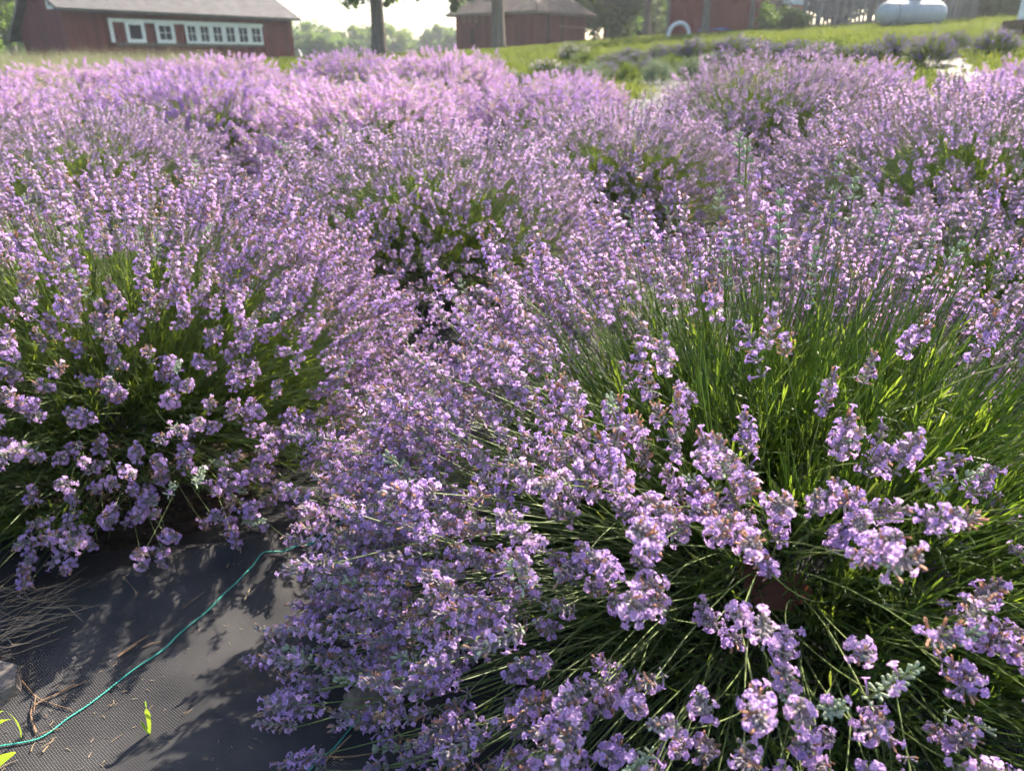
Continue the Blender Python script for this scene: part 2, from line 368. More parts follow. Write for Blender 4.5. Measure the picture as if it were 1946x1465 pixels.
STRIPS = [((2.0, 9.5), (3.0, 14.6), .55), ((6.0, 9.5), (8.6, 17.0), .34)]   # fabric paths running on up the slope
def turf_mask(x, y, extra=True):
    beds = (y < 9.9) & (x > -7.0) & (x < 7.5)
    for (ax, ay), (bx, by), w in STRIPS:
        t = np.clip(((x-ax)*(bx-ax) + (y-ay)*(by-ay))/((bx-ax)**2 + (by-ay)**2), 0, 1)
        if extra: beds = beds | (np.hypot(x - ax - t*(bx-ax), y - ay - t*(by-ay)) < w*.85)
    return np.where(beds, 0.0, 1.0)
def grid_mesh(name, xs, ys, zfun, attr=None, mat=None):
    X, Y = np.meshgrid(xs, ys); Z = zfun(X, Y)
    V = np.stack([X, Y, Z], -1).reshape(-1, 3)
    nx, ny = len(xs), len(ys)
    i = (np.arange(ny-1)[:, None]*nx + np.arange(nx-1)[None]).ravel()
    F = np.stack([i, i+1, i+nx+1, i+nx], -1)
    me = bpy.data.meshes.new(name); me.from_pydata(V.tolist(), [], F.tolist())
    if attr is not None:
        a = me.attributes.new('turf', 'FLOAT', 'POINT'); a.data.foreach_set('value', attr(X, Y).ravel().astype(np.float32))
    me.polygons.foreach_set('use_smooth', [True]*len(F)); me.materials.append(mat); me.update()
    return me
def spread(lo, hi, n, k, c):
    t = np.linspace(-1, 1, n); s = np.sinh(t*k)/math.sinh(k)
    return np.where(s < 0, c + s*(c-lo), c + s*(hi-c))
gx = spread(-170, 170, 171, 4.2, 0.0); gy = spread(-60, 175, 171, 3.9, 8.0)
ground = link('ground', grid_mesh('ground', gx, gy, lambda X, Y: gz_arr(X, Y) - 0.03, turf_mask, M['ground'])); tag(ground, kind='structure')

BED_HOLES = [(-0.86, 1.52, 0.40)]
def fab_z(X, Y):
    X = np.asarray(X, float); Y = np.asarray(Y, float)
    z = gz_arr(X, Y) + 0.012
    z = z + 0.010*np.sin(3.1*X + 1.7*Y + 0.5)*np.sin(2.3*Y - 1.2*X) + 0.009*np.sin(9*X - 5*Y + 1.0 + 1.5*np.sin(4*Y)) + 0.0035*np.sin(17*X + 11*Y)
    # folds running across the strip
    z = z + 0.010*np.exp(-((X*0.80 + Y*0.60 - 0.30)/0.016)**2) * np.clip(1.3 - np.abs(Y-1.1), 0, 1)
    z = z + 0.022*np.exp(-((X*0.35 - Y*0.94 + 1.27)/0.03)**2) * np.clip(1.2 - np.abs(X+0.6)*2.0, 0, 1)
    for a_, b_, c_, w_, h_ in ((.9, .42, -.05, .012, .006), (.55, -.83, 1.15, .010, .005), (.2, .98, -1.02, .014, .006), (.97, -.2, .62, .011, .005)):
        u_ = X*a_ + Y*b_ + c_ + .02*np.sin(6*X - 7*Y); z = z + h_*np.exp(-(u_/w_)**2)
    for hx, hy, hr in BED_HOLES:
        d = np.hypot(X-hx, Y-hy); z = z + 0.014*np.exp(-((d - hr - .12)/0.07)**2) - 0.05*np.clip((hr - d)/0.15, 0, 1)
    return z
fx = np.unique(np.concatenate([np.arange(-7, -1.4, .2), np.arange(-1.4, .5, .022), np.arange(.5, 12.0, .2)]))
fy = np.unique(np.concatenate([np.arange(-1.0, .3, .2), np.arange(.3, 2.4, .022), np.arange(2.4, 17.4, .2)]))
def fabric_mesh():
    me = grid_mesh('weed_fabric', fx, fy, fab_z, None, M['fabric'])
    import bmesh
    b = bmesh.new(); b.from_mesh(me)
    dead = [f for f in b.faces if turf_mask(np.array(f.calc_center_median().x), np.array(f.calc_center_median().y), False) > 0.5]
    bmesh.ops.delete(b, geom=dead, context='FACES'); b.to_mesh(me); b.free(); return me
fabric = link('weed_fabric', fabric_mesh()); tag(fabric, 'black woven weed fabric spread over the beds between the lavender', kind='structure')
for (ax, ay), (bx, by), w in STRIPS:
    _mb = MB(); nseg = 60; _r = random.Random(4); vv = []
    nx_, ny_ = -(by-ay)/math.hypot(bx-ax, by-ay), (bx-ax)/math.hypot(bx-ax, by-ay)
    for i in range(nseg+1):
        t = i/nseg; cx_, cy_ = ax + (bx-ax)*t, ay + (by-ay)*t; wl = w*(1 + .10*math.sin(9*t) + .05*_r.uniform(-1, 1)); wr = w*(1 + .10*math.cos(7*t) + .05*_r.uniform(-1, 1))
        for k in range(5):
            f = -wl + (wl+wr)*k/4; x_, y_ = cx_ + nx_*f, cy_ + ny_*f; vv.append((x_, y_, gz(x_, y_) + .016 + .02*math.sin(3.3*x_ + 5*y_)*math.sin(4*x_ - 2.2*y_) + .012*_r.uniform(-1, 1)*(0 < k < 4)))
    _mb.add(vv, [(i*5+k, i*5+k+1, (i+1)*5+k+1, (i+1)*5+k) for i in range(nseg) for k in range(4)])
    tag(link('fabric_path', _mb.mesh('fabric_path', ['fabric'], True)), 'strip of shiny weed fabric running up the slope', kind='structure')
def fz(x, y): return float(fab_z(np.array([x]), np.array([y]))[0])

# ------------------------------------------------------------------ lavender pieces
RNG = random.Random(7)
PM = ['petal', 'calyx', 'bud', 'dried', 'stem', 'leaf']    # slots of a stalk
def frame_of(d):
    d = d.normalized(); a = d.cross(Vector((0.2, 0.3, 1))) if abs(d.z) < 0.9 else d.cross(Vector((1, 0.1, 0)))
    a.normalize(); return a, d.cross(a)
def floret(mb, p, d, rng, kind, lod):
    """one floret at p pointing along d. kind: open / calyx / bud / dried"""
    a, b = frame_of(d); tw = rng.random()*6.28
    tint = rng.random()
    if lod == 2:
        L = 0.0105; w = 0.0034; mi = {'open': 0, 'calyx': 1, 'bud': 2, 'dried': 3}[kind]
        s = a*math.cos(tw) + b*math.sin(tw)
        mb.add([p, p + d*L*0.7 + s*w, p + d*L*1.1, p + d*L*0.7 - s*w], [(0, 1, 2, 3)], mi, tint)
        if kind == 'open':
            s2 = d.cross(s)
            q = p + d*L*0.8
            mb.add([q - s*w*1.1, q + s2*w*1.1, q + s*w*1.1, q - s2*w*1.1], [(0, 1, 2, 3)], 0, rng.random())
        return
    sides = 5 if lod == 0 else 3
    L = 0.0068*rng.uniform(.85, 1.15); cm = 2 if kind == 'bud' else (3 if kind == 'dried' and rng.random() < .25 else 1)
    rr = [(0.0, .0006), (.45, .00125), (1.0, .0013)] if lod == 0 else [(0.0, .0005), (1.0, .0014)]
    vv = []
    for s_, r in rr:
        for k in range(sides):
            an = tw + 6.2832*k/sides; vv.append(p + d*(L*s_) + (a*math.cos(an) + b*math.sin(an))*r)
    ff = [(i*sides+k, i*sides+(k+1) % sides, (i+1)*sides+(k+1) % sides, (i+1)*sides+k) for i in range(len(rr)-1) for k in range(sides)]
    tip = len(vv); vv.append(p + d*(L*1.12))
    if kind in ('calyx', 'bud'): ff += [((len(rr)-1)*sides+k, (len(rr)-1)*sides+(k+1) % sides, tip) for k in range(sides)]
    mb.add(vv, ff, cm, tint)
    if kind in ('open', 'dried'):
        mi = 0 if kind == 'open' else 3
        e = p + d*L*0.9; T = 0.0050*rng.uniform(.7, 1.3)
        dd = (d + Vector((rng.uniform(-.25, .25), rng.uniform(-.25, .25), rng.uniform(-.1, .3)))).normalized()
        a2, b2 = frame_of(dd); f = e + dd*T
        if lod == 0:
            r0, r1 = .0008, .0012
            vv = [e + (a2*math.cos(6.2832*k/4) + b2*math.sin(6.2832*k/4))*r0 for k in range(4)] + [f + (a2*math.cos(6.2832*k/4) + b2*math.sin(6.2832*k/4))*r1 for k in range(4)]
            mb.add(vv, [(k, (k+1) % 4, 4+(k+1) % 4, 4+k) for k in range(4)], mi, tint)
        if kind == 'open':
            for k in range(5):
                an = tw + 6.2832*k/5 + rng.uniform(-.15, .15)
                u = a2*math.cos(an) + b2*math.sin(an); w_ = dd.cross(u)
                ln = (.0041 if k < 2 else .0034)*rng.uniform(.8, 1.2); wd = (.0018 if k < 2 else .0013)*rng.uniform(.85, 1.15)
                up_ = rng.uniform(-.2, .55)
                if lod == 0:
                    q1 = f + u*(.0008); q2 = f + u*ln*.65 + dd*(ln*.35*up_ + .0005); q3 = f + u*ln + dd*(ln*.15*up_)
                    mb.add([q1 - w_*.0007, q1 + w_*.0007, q2 + w_*wd, q3 + w_*wd*.55, q3 - w_*wd*.55, q2 - w_*wd],
                           [(0, 1, 2, 5), (5, 2, 3, 4)], 0, min(1, max(0, tint + rng.uniform(-.25, .25))))
                else:
                    q2 = f + u*ln*.6 + dd*ln*.3*up_
                    mb.add([f, q2 + w_*wd*1.1, f + u*ln*1.05, q2 - w_*wd*1.1], [(0, 1, 2, 3)], 0, min(1, max(0, tint + rng.uniform(-.25, .25))))
        elif lod == 0:
            mb.add([f + a2*.0012, f + b2*.0012 + dd*.0012, f - a2*.0012, f - b2*.0012 + dd*.0004], [(0, 1, 2, 3)], 3, tint)
PROB = {'full': (.80, .17, .0, .03), 'bloom': (.52, .40, .0, .08), 'half': (.34, .48, .06, .12), 'faded': (.26, .42, .0, .32), 'bud': (.07, .05, .88, .0)}
def flower_head(mb, p0, d, ty, rng, lod):
    a, b = frame_of(d)
    nw = rng.choice([3, 4, 5, 5, 6, 6, 7]) if ty != 'bud' else rng.randint(3, 6)
    sp_ = rng.uniform(.0070, .0098) if ty != 'bud' else rng.uniform(.0085, .012)
    hs = []
    if rng.random() < .5: hs.append(-rng.uniform(.014, .026))
    hs += [i*sp_ for i in range(nw)]
    top = hs[-1]
    pr = PROB[ty]
    for h in hs:
        f = max(0, h/top) if h > 0 else 0.0
        base = {0: 8.6, 1: 8.4, 2: 7}[lod]
        nfl = int(base*(1.0 if .0 < f < .7 else .7) + rng.random())
        if h < 0: nfl = max(3, nfl//2 + 1)
        if ty == 'bud': nfl = max(4, int(nfl*.8))
        size = (1.0 - .28*f) * (1.0 if h >= 0 else .9)
        tl = R_(66 - 42*f**1.5)
        off = rng.random()*6.28
        for k in range(nfl):
            az = off + 6.2832*k/nfl + rng.uniform(-.3, .3); t_ = tl + rng.uniform(-.22, .22)
            rad = a*math.cos(az) + b*math.sin(az)
            dr = (d*math.cos(t_) + rad*math.sin(t_)).normalized()
            r = rng.random(); r = r if (f < .72 or rng.random() < .35) else pr[0] + r*(1-pr[0]); kind = 'open' if r < pr[0] else ('calyx' if r < pr[0]+pr[1] else ('bud' if r < pr[0]+pr[1]+pr[2] else 'dried'))
            pp = p0 + d*(h + rng.uniform(-.0012, .0012)) + rad*.0009
            floret(mb, pp, dr*1.0, rng, kind, lod)
    # axis of the head
    mb.tube([p0 + d*(hs[0]-.004), p0 + d*top], [.0009, .0006], 4 if lod == 0 else 3, 4, rng.random(), False)
    return top
def make_heads(lod, types, seed):
    out = []
    for ti, ty in enumerate(types):
        mh = MB(); flower_head(mh, Vector((0, 0, .002)), Vector((0, 0, 1)), ty, random.Random(seed*17 + ti), lod)
        out.append(dict(ty=ty, head=mh.mesh('flower_head', PM)))
    return out
def leaf_blade(mb, p, d, L, w, out, rng, mi, curl=None):
    """narrow spoon-tipped leaf"""
    d = d.normalized(); s = d.cross(out); 
    if s.length < 1e-4: s = frame_of(d)[0]
    s.normalize(); nrm = s.cross(d)
    c = rng.uniform(-.18, .35) if curl is None else curl
    prof = [(0, .35), (.35, .75), (.75, 1.0), (1.0, .35)]
    vv = []
    for t, ww in prof:
        q = p + d*(L*t) + nrm*(L*c*t*t)
        vv += [q - s*(w*.5*ww), q + s*(w*.5*ww)]
    mb.add(vv, [(0, 1, 3, 2), (2, 3, 5, 4), (4, 5, 7, 6)], mi, rng.random())
def make_tufts(n, seed, mat, leaves=20, ln=(.03, .052), w=.0036, axis=.075, stalks=0):
    out = []
    for i in range(n):
        rng = random.Random(seed + i); mb = MB()
        bend = Vector((rng.uniform(-.3, .3), rng.uniform(-.3, .3), 1)).normalized()
        mb.tube([(0, 0, -.03), bend*axis*.5, bend*axis], [.0014, .0011, .0006], 3, 0, rng.random()*.4, False)
        for k in range(leaves):
            t = (k/leaves)**.8; az = 2.4*k + rng.uniform(-.3, .3)
            u = Vector((math.cos(az), math.sin(az), 0)); tl = R_(rng.uniform(18, 58))*(1.15-.6*t)
            leaf_blade(mb, bend*axis*t, u*math.sin(tl) + bend*math.cos(tl), rng.uniform(*ln)*(1.1-.35*t), w*rng.uniform(.8, 1.2), u, rng, 0)
        for k in range(stalks):
            az = rng.random()*6.28; u = Vector((math.cos(az), math.sin(az), 0))*rng.uniform(.05, .35)
            p1 = (Vector((0, 0, 1)) + u)*rng.uniform(.8, 1.4)
            mb.tube([(0, 0, 0), p1*.08, p1*.16 + Vector((0, 0, .01))], [.001, .0009, .0005], 3, 0, rng.uniform(.3, 1), False)
        out.append(mb.mesh('leaf_shoot', [mat]))
    return out
T0 = ['bloom']*6 + ['half']*4 + ['faded']*4 + ['bud']*3
HD0 = make_heads(0, T0, 11)
HD1 = make_heads(1, T0, 23)
HD2 = make_heads(2, ['full']*9 + ['half']*2 + ['faded'], 37)
C_HD = [proto_collection('lavender_head_lod%d' % i, [h['head'] for h in S]) for i, S in enumerate((HD0, HD1))]
TUFTS0 = make_tufts(6, 100, 'leaf', 16, (.035, .062), .0030, .085, 6)
TUFTS1 = make_tufts(5, 200, 'leaf', 12, (.035, .06), .0040, .08, 5)
TUFTS_S = make_tufts(4, 300, 'sage_leaf', 16, (.035, .055), .0055, .08, 1)

TW = {'full': 1.0, 'bloom': 1.0, 'half': .9, 'faded': .6, 'bud': .2}
UP = Vector((0, 0, 1))
def place_stalk(base, tip, lib, rng, ty=None, droop=1, lod=0):
    ch = tip - base; L = ch.length; z = ch.normalized()
    cand = [i for i, h in enumerate(lib) if ty is None or h['ty'] == ty]
    i = rng.choices(cand, [TW[lib[c]['ty']] for c in cand])[0]
    upc = UP - z*z.z
    if upc.length < .25: upc = Vector((rng.uniform(-1, 1), rng.uniform(-1, 1), 0)); upc = upc - z*upc.dot(z)
    x = upc.normalized()*droop + Vector((rng.uniform(-.7, .7), rng.uniform(-.7, .7), rng.uniform(-.3, .3)))
    x = (x - z*x.dot(z)).normalized()
    mid_ = base.lerp(tip, rng.uniform(.45, .65)) - x*L*rng.uniform(.02, .16)
    n = (7, 5, 3)[lod]; pts = []
    for k in range(n+1):
        t = k/n; pts.append(base*(1-t)**2 + mid_*(2*t*(1-t)) + tip*t*t)
    d = (tip - mid_).normalized()
    d = (d + Vector((rng.gauss(0, .12), rng.gauss(0, .12), rng.gauss(.34, .18)))).normalized()
    q = UP.rotation_difference(d) @ Quaternion((0, 0, 1), rng.random()*6.28)
    return dict(i=i, pts=pts, q=q, s=rng.uniform(.80, 1.14)*(1.12, 1.34, 1.30)[lod]*(1.35 if ty == 'bud' else 1), head=tip, base=base)
def stem_into(mb, s, rng, lod, o=Vector((0, 0, 0))):
    pts = [p - o for p in s['pts']]; n = len(pts); r0 = (.00115, .0012, .0016)[lod]
    mb.tube(pts, [r0*(1 - .4*i/(n-1)) for i in range(n)], (5, 3, 3)[lod], 0, rng.random(), False)
    if lod < 2 and rng.random() < .6:
        i = rng.randint(1, max(1, n//2)); az = rng.random()*6.28; dr = (pts[i+1] - pts[i]).normalized(); a, b = frame_of(dr)
        for w in (0, math.pi):
            u = a*math.cos(az+w) + b*math.sin(az+w); leaf_blade(mb, pts[i], (dr*1.3 + u*.7).normalized(), rng.uniform(.02, .04), .0028, u, rng, 1)
def stems_mesh(st, rng, lod):
    mb = MB()
    for s in st: stem_into(mb, s, rng, lod)
    return mb.mesh('stems', ['stem', 'leaf'])
def gen_stalks(rng, R, H, n, lib, wfun=None, zmin=-.02, rin=.44, lod=0):
    out = []; tries = 0
    while len(out) < n and tries < n*8:
        tries += 1
        az = rng.random()*6.2832; sph = rng.uniform(zmin, 1.0); ph = math.asin(max(-1, min(1, sph)))
        if wfun and rng.random() > wfun(az, ph): continue
        j = 1 + max(-.30, min(.13, rng.gauss(-.03, .075)))
        if rng.random() < .05: j += rng.uniform(.03, .12)*max(0, math.sin(ph))
        lob = 1 + .07*math.sin(3*az + R*40) + .04*math.sin(5*az + H*70)
        ch_ = abs(math.cos(ph))**.72*lob; sh_ = max(0, math.sin(ph))**.86
        h_ = Vector((math.cos(az)*ch_*R, math.sin(az)*ch_*R, .05 + sh_*(H-.05)))*j
        h_.z = max(h_.z, .035)
        az2 = az + rng.gauss(0, .28); ph2 = max(.12, ph*.78 + .20 + rng.gauss(0, .08)); rb = rin*rng.uniform(.6, 1.1)
        b_ = Vector((math.cos(az2)*math.cos(ph2)*R*rb, math.sin(az2)*math.cos(ph2)*R*rb, .05 + math.sin(ph2)*(H-.06)*rb))
        if (h_-b_).length < .09: continue
        out.append(place_stalk(b_, h_, lib, rng, droop=(-1 if rng.random() < (.6 if ph < .5 else .4) else 1), lod=lod))
    return out
def gen_tufts(rng, R, H, n, protos, mats, rmin=.25, rmax=.64, wfun=None):
    it = []
    while len(it) < n:
        az = rng.random()*6.2832; ph = math.asin(rng.uniform(0.02, 1)); r = rng.uniform(rmin**2, rmax**2)**.5
        if wfun and rng.random() > wfun(az, ph): continue
        p = Vector((math.cos(az)*math.cos(ph)*R*r, math.sin(az)*math.cos(ph)*R*r, .03 + math.sin(ph)*H*r*1.02))
        d = (Vector((math.cos(az)*math.cos(ph), math.sin(az)*math.cos(ph), math.sin(ph)*1.1 + .45)) + Vector((rng.gauss(0, .25), rng.gauss(0, .25), rng.gauss(0, .2)))).normalized()
        it.append((p, UP.rotation_difference(d) @ Quaternion((0, 0, 1), rng.random()*6.28), rng.uniform(.75, 1.35), rng.randrange(len(protos))))
    return realize('leaves', it, protos, mats, rng.randrange(9999))
def head_points(st):
    return points_mesh('head_points', [s['head'] for s in st], [tuple(s['q'].to_euler()) for s in st], [s['s'] for s in st], [s['i'] for s in st])
def add_single(root, s, lib, rng, lod):
    o0 = s['base']; mb = MB(); stem_into(mb, s, rng, lod, o0)
    o = link('stem', mb.mesh('stem', ['stem', 'leaf']), root, o0)
    link('flower_head', lib[s['i']]['head'], o, s['head'] - o0, s['q'], s['s'])
def hero_bush(loc, R, H, n, ntuft, lib, ci, tufts, singles, label, group, seed, wfun=None, extra=(), tw=None, rin=.44, rmax=.64, near=.40, lod=0):
    rng = random.Random(seed)
    root = link('lavender_bush', None, loc=loc); tag(root, label, 'lavender bush', group)
    st = gen_stalks(rng, R, H, n, lib, wfun, rin=rin, lod=lod)
    L = Vector(loc)
    ex = [place_stalk(Vector(base)-L, Vector(tip)-L, lib, rng, ty, 1, lod) for tip, base, ty in extra]
    def key(s):
        px, py, Z = project(s['head'] + L)
        return Z + (0 if (-20 < px < 1966 and -20 < py < 1485) else 50)
    st.sort(key=key)
    st = [s for s in st if (s['head'] + L - Vector((0, 0, CAM_H))).length > near]
    k = max(0, singles-len(ex)); single = ex + st[:k]; rest = st[k:]
    for s in single: add_single(root, s, lib, rng, lod)
    if rest:
        scatter('flower_heads', head_points(rest), C_HD[ci], root)
        stuff('stems', stems_mesh(rest, rng, lod), root)
    stuff('leaves', gen_tufts(rng, R, H, ntuft, tufts, ['leaf'], wfun=tw, rmax=rmax), root)
    return root, single

def wA(az, ph):
    d = math.degrees(az) % 360
    tab = [(0, .26), (45, .75), (90, .95), (135, 1.0), (180, 1.0), (225, 1.0), (250, .75), (285, .18), (320, .09), (360, .26)]
    for (a0, w0), (a1, w1) in zip(tab, tab[1:]):
        if a0 <= d <= a1: w = w0 + (w1-w0)*(d-a0)/(a1-a0); break
    if ph > 1.0: w *= .45
    return w
NEARG = 'lavender bushes'
A0 = (0.47, 1.06, 0.0)
tall = []
for tp, bp, Y, ty in [((1405, 300), (1430, 620), 1.26, 'bud'), ((1620, 380), (1560, 640), 1.22, 'bud'), ((1690, 440), (1620, 650), 1.15, 'bud'), ((1480, 480), (1470, 680), 1.12, 'bud'), ((1380, 500), (1400, 690), 1.15, 'bud'), ((1800, 500), (1720, 690), 1.12, 'bud'), ((1540, 450), (1510, 660), 1.18, 'half'), ((1600, 300), (1540, 600), 1.30, 'half'), ((1418, 310), (1440, 640), 1.28, 'bud'), ((1590, 335), (1500, 650), 1.24, 'bud'), ((1212, 335), (1240, 540), 1.40, 'half'),
                      ((1140, 360), (1200, 560), 1.38, 'bloom'), ((1035, 385), (1130, 560), 1.40, 'bloom'), ((1450, 395), (1452, 650), 1.22, 'half'),
                      ((1505, 400), (1480, 640), 1.30, 'bloom'), ((1365, 400), (1390, 640), 1.35, 'bud'), ((1660, 420), (1590, 660), 1.25, 'bud'),
                      ((1770, 470), (1700, 680), 1.22, 'half'), ((1870, 420), (1780, 640), 1.26, 'bloom'), ((945, 460), (1060, 600), 1.35, 'bloom'),
                      ((1540, 560), (1500, 760), 1.05, 'bud'), ((1720, 520), (1650, 700), 1.15, 'half'), ((1300, 430), (1330, 640), 1.33, 'half'),
                      ((1850, 690), (1700, 900), .78, 'bloom'), ((1640, 730), (1560, 950), .80, 'half'), ((1440, 690), (1430, 940), .82, 'bloom'),
                      ((1420, 860), (1440, 1040), .74, 'bloom'), ((1560, 790), (1530, 980), .78, 'bloom'), ((1290, 830), (1360, 1000), .78, 'bloom'),
                      ((1240, 760), (1330, 960), .84, 'half'), ((1180, 850), (1330, 1010), .76, 'bloom'), ((1760, 920), (1620, 1020), .70, 'bloom'),
                      ((1660, 880), (1590, 1030), .72, 'bloom'), ((1100, 960), (1280, 1080), .70, 'bloom'), ((1060, 690), (1220, 860), .95, 'half')]:
    tall.append((at(*tp, Y), at(*bp, Y+.04), ty))
rq = random.Random(19)
for _ in range(26):      # low stalks lying over the fabric at the bush's left foot
    qx, qy = rq.uniform(535, 850), rq.uniform(1140, 1470); tall.append((at_z(qx, qy, rq.uniform(.04, .10)), at_z(qx + rq.uniform(260, 380), qy - rq.uniform(60, 160), rq.uniform(.12, .2)), None))
bushA, singA = hero_bush(A0, .70, .60, 1750, 950, HD0, 0, TUFTS0, 300,
    'large lavender bush nearest the camera with bright green leaves and bare stems', NEARG, 1, wA, tall, rin=.46, rmax=.66)
bushB, singB = hero_bush((-.95, 1.61, 0), .67, .60, 1900, 650, HD0, 0, TUFTS0, 300,
    'lavender bush just beyond the bare strip of black fabric, its lower flowers in shade', NEARG, 2,
    lambda az, ph: 1.0, [(at(103, 285, 1.75), at(150, 450, 1.72), 'bloom'), (at(60, 350, 1.7), at(110, 500, 1.65), 'bloom')])
bushA2, _ = hero_bush((1.32, .55, 0), .78, .44, 110, 420, HD0, 0, TUFTS0, 50,
    'lavender bush mostly outside the frame, sending bare stems in from the lower right edge', NEARG, 3,
    lambda az, ph: (1.0 if 110 < math.degrees(az) < 230 else .35)*(1 if ph < 1.1 else .4))

# middle bushes: own patterns, a share of the stalks as single pieces
mid = [((-.34, 2.98), .72, .60, 2000, 170, 'lavender bush in the middle with a dark green gap in its near side'),
       ((.62, 4.20), .70, .60, 1900, 90, 'lavender bush with a small green opening, seen just above the tall bee stalk'),
       ((2.06, 3.20), .92, .74, 2800, 120, 'broad lavender bush with green lower stems reaching out of the right edge'),
       ((1.48, 2.22), .52, .47, 850, 70, 'low lavender bush squeezed between the nearest bush and the broad one'),
       ((1.86, 5.6), .84, .77, 2300, 60, 'rounded lavender bush left of the broad one, with dark shade at its foot'),
       ((-2.25, 3.95), .76, .60, 1900, 80, 'lavender bush behind the lone tall flower stalk at the left')]
TUFT_MID = [gen_tufts(random.Random(60+i), .66, .55, 330, TUFTS1, ['leaf'], rmax=.54) for i in range(3)]
for k, ((x, y), R, H, n, ns, lab) in enumerate(mid):
    rng = random.Random(40+k)
    root = link('lavender_bush', None, loc=(x, y, gz(x, y))); tag(root, lab, 'lavender bush', NEARG)
    st = gen_stalks(rng, R, H, n, HD1, None, lod=1)
    L = root.location.copy()
    def key(s, L=L):
        px, py, Z = project(s['head'] + L); return Z + (0 if -10 < px < 1956 else 50) - s['head'].z*.8
    st.sort(key=key)
    for s in st[:ns]: add_single(root, s, HD1, rng, 1)
    scatter('flower_heads', head_points(st[ns:]), C_HD[1], root); stuff('stems', stems_mesh(st[ns:], rng, 1), root)
    stuff('leaves', TUFT_MID[k % 3], root, rot=(0, 0, k*1.3), scl=(R/.66, R/.66, H/.55))

# far lavender bushes of the main beds: shared patterns, turned and scaled
PAT, PATS = [], []
for i in range(4):
    rng = random.Random(80+i); st = gen_stalks(rng, .58, .58, 1400, HD2, None, lod=2)
    PAT.append(realize('flower_heads', [(s['head'], s['q'], s['s'], s['i']) for s in st], [h['head'] for h in HD2], PM, i)); PATS.append(stems_mesh(st, rng, 2))
TUFT_FAR = [gen_tufts(random.Random(90+i), .58, .55, 190, TUFTS1, ['leaf'], rmax=.55) for i in range(2)]
far_spots = [
    (-.98, 5.0), (-3.75, 5.0), (.22, 5.85), (-2.3, 5.6), (-.85, 6.6), (-3.6, 6.5), (-5.0, 6.4), (.55, 7.35), (-2.2, 7.3), (-4.5, 8.0),
    (-.75, 8.2), (-3.2, 8.7), (-1.9, 9.2), (-.55, 9.6), (-5.7, 7.9), (-4.4, 9.5), (2.98, 6.95), (3.25, 4.85), (4.30, 6.3), (5.5, 7.2)]
rngF = random.Random(5)
for k, (x, y) in enumerate(far_spots):
    s = rngF.uniform(1.12, 1.32)*(.80 if (y > 9 and x > -1) or (x, y) == (.55, 7.35) else 1)
    px_ = project((x, y, gz(x, y) + .5))[0]
    row_ = next(w for lim, w in ((5.4, 'front'), (6.25, 'second'), (7.1, 'third'), (8.1, 'fourth'), (8.9, 'fifth'), (99, 'last')) if y < lim)
    mark = next(w for lim, w in ((20, 'the left picture edge'), (215, 'the barn gable'), (420, 'the barn windows'), (575, 'the far end of the barn'), (660, 'the low far trees'), (800, 'the lone trunk'),
                (905, 'the left half of the shed'), (1115, 'the right half of the shed'), (1650, 'the picket fence'), (1910, 'the gas tank'), (1985, 'the hedge'), (9999, 'the right picture edge')) if px_ < lim)
    lab = 'far lavender bush, %s row, in line with %s' % (row_, mark)
    root = link('lavender_bush', None, loc=(x, y, gz(x, y)), rot=(0, 0, 0), scl=(s, s, (s*.5 + .45)*rngF.uniform(.9, 1.12)))
    tag(root, lab, 'lavender bush', 'lavender bushes of the far beds')
    rz = rngF.random()*6.28
    stuff('flower_heads', PAT[k % 4], root, rot=(0, 0, rz)); stuff('stems', PATS[k % 4], root, rot=(0, 0, rz)); stuff('leaves', TUFT_FAR[k % 2], root, rot=(0, 0, rz))

# small rounded plants on the slope at the right: dark purple, grey-green and pale ones
def mini_stalks(mat, n, seed, w):
    out = []
    for i in range(n):
        rng = random.Random(seed+i); mb = MB()
        mb.tube([(0, 0, 0), (0.01, 0, .1), (.015, .005, .2)], [.002, .002, .0015], 3, 1, .5, False)
        for k in range(26):
            h = .15 + .075*rng.random(); az = rng.random()*6.28; d = Vector((math.cos(az), math.sin(az), rng.uniform(-.2, .8))).normalized()
            a, b = frame_of(d); p = Vector((.013, .004, h))
            mb.add([p, p + d*.012 + a*w, p + d*.018, p + d*.012 - a*w], [(0, 1, 2, 3)], 0, rng.random())
        out.append(mb.mesh('small_flower_stalk', [mat, 'stem']))
    return out
M['deep_petal'] = plant_mat('deep_petal', (0.13, 0.09, 0.27), (0.24, 0.16, 0.38), (0.2, 0.12, 0.36), (0.33, 0.2, 0.45), .35, .7, .2, .4)
MINI, MINIW = mini_stalks('deep_petal', 4, 500, .006), mini_stalks('cream_petal', 4, 520, .006)
def dome(rng, R, H, n, protos, mats, lo=.55, hi=.85, sc=(.8, 1.3)):
    it = []
    for _ in range(n):
        az = rng.random()*6.2832; ph = math.asin(rng.uniform(0, 1)); r = rng.uniform(lo, hi)
        p = (math.cos(az)*math.cos(ph)*R*r, math.sin(az)*math.cos(ph)*R*r, .02+math.sin(ph)*H*r)
        d = (Vector((math.cos(az)*math.cos(ph), math.sin(az)*math.cos(ph), math.sin(ph)+.5)) + Vector((rng.gauss(0, .2), rng.gauss(0, .2), 0))).normalized()
        it.append((p, UP.rotation_difference(d) @ Quaternion((0, 0, 1), rng.random()*6.28), rng.uniform(*sc), rng.randrange(len(protos))))
    return realize('mound', it, protos, mats, 1)
DOME = {}
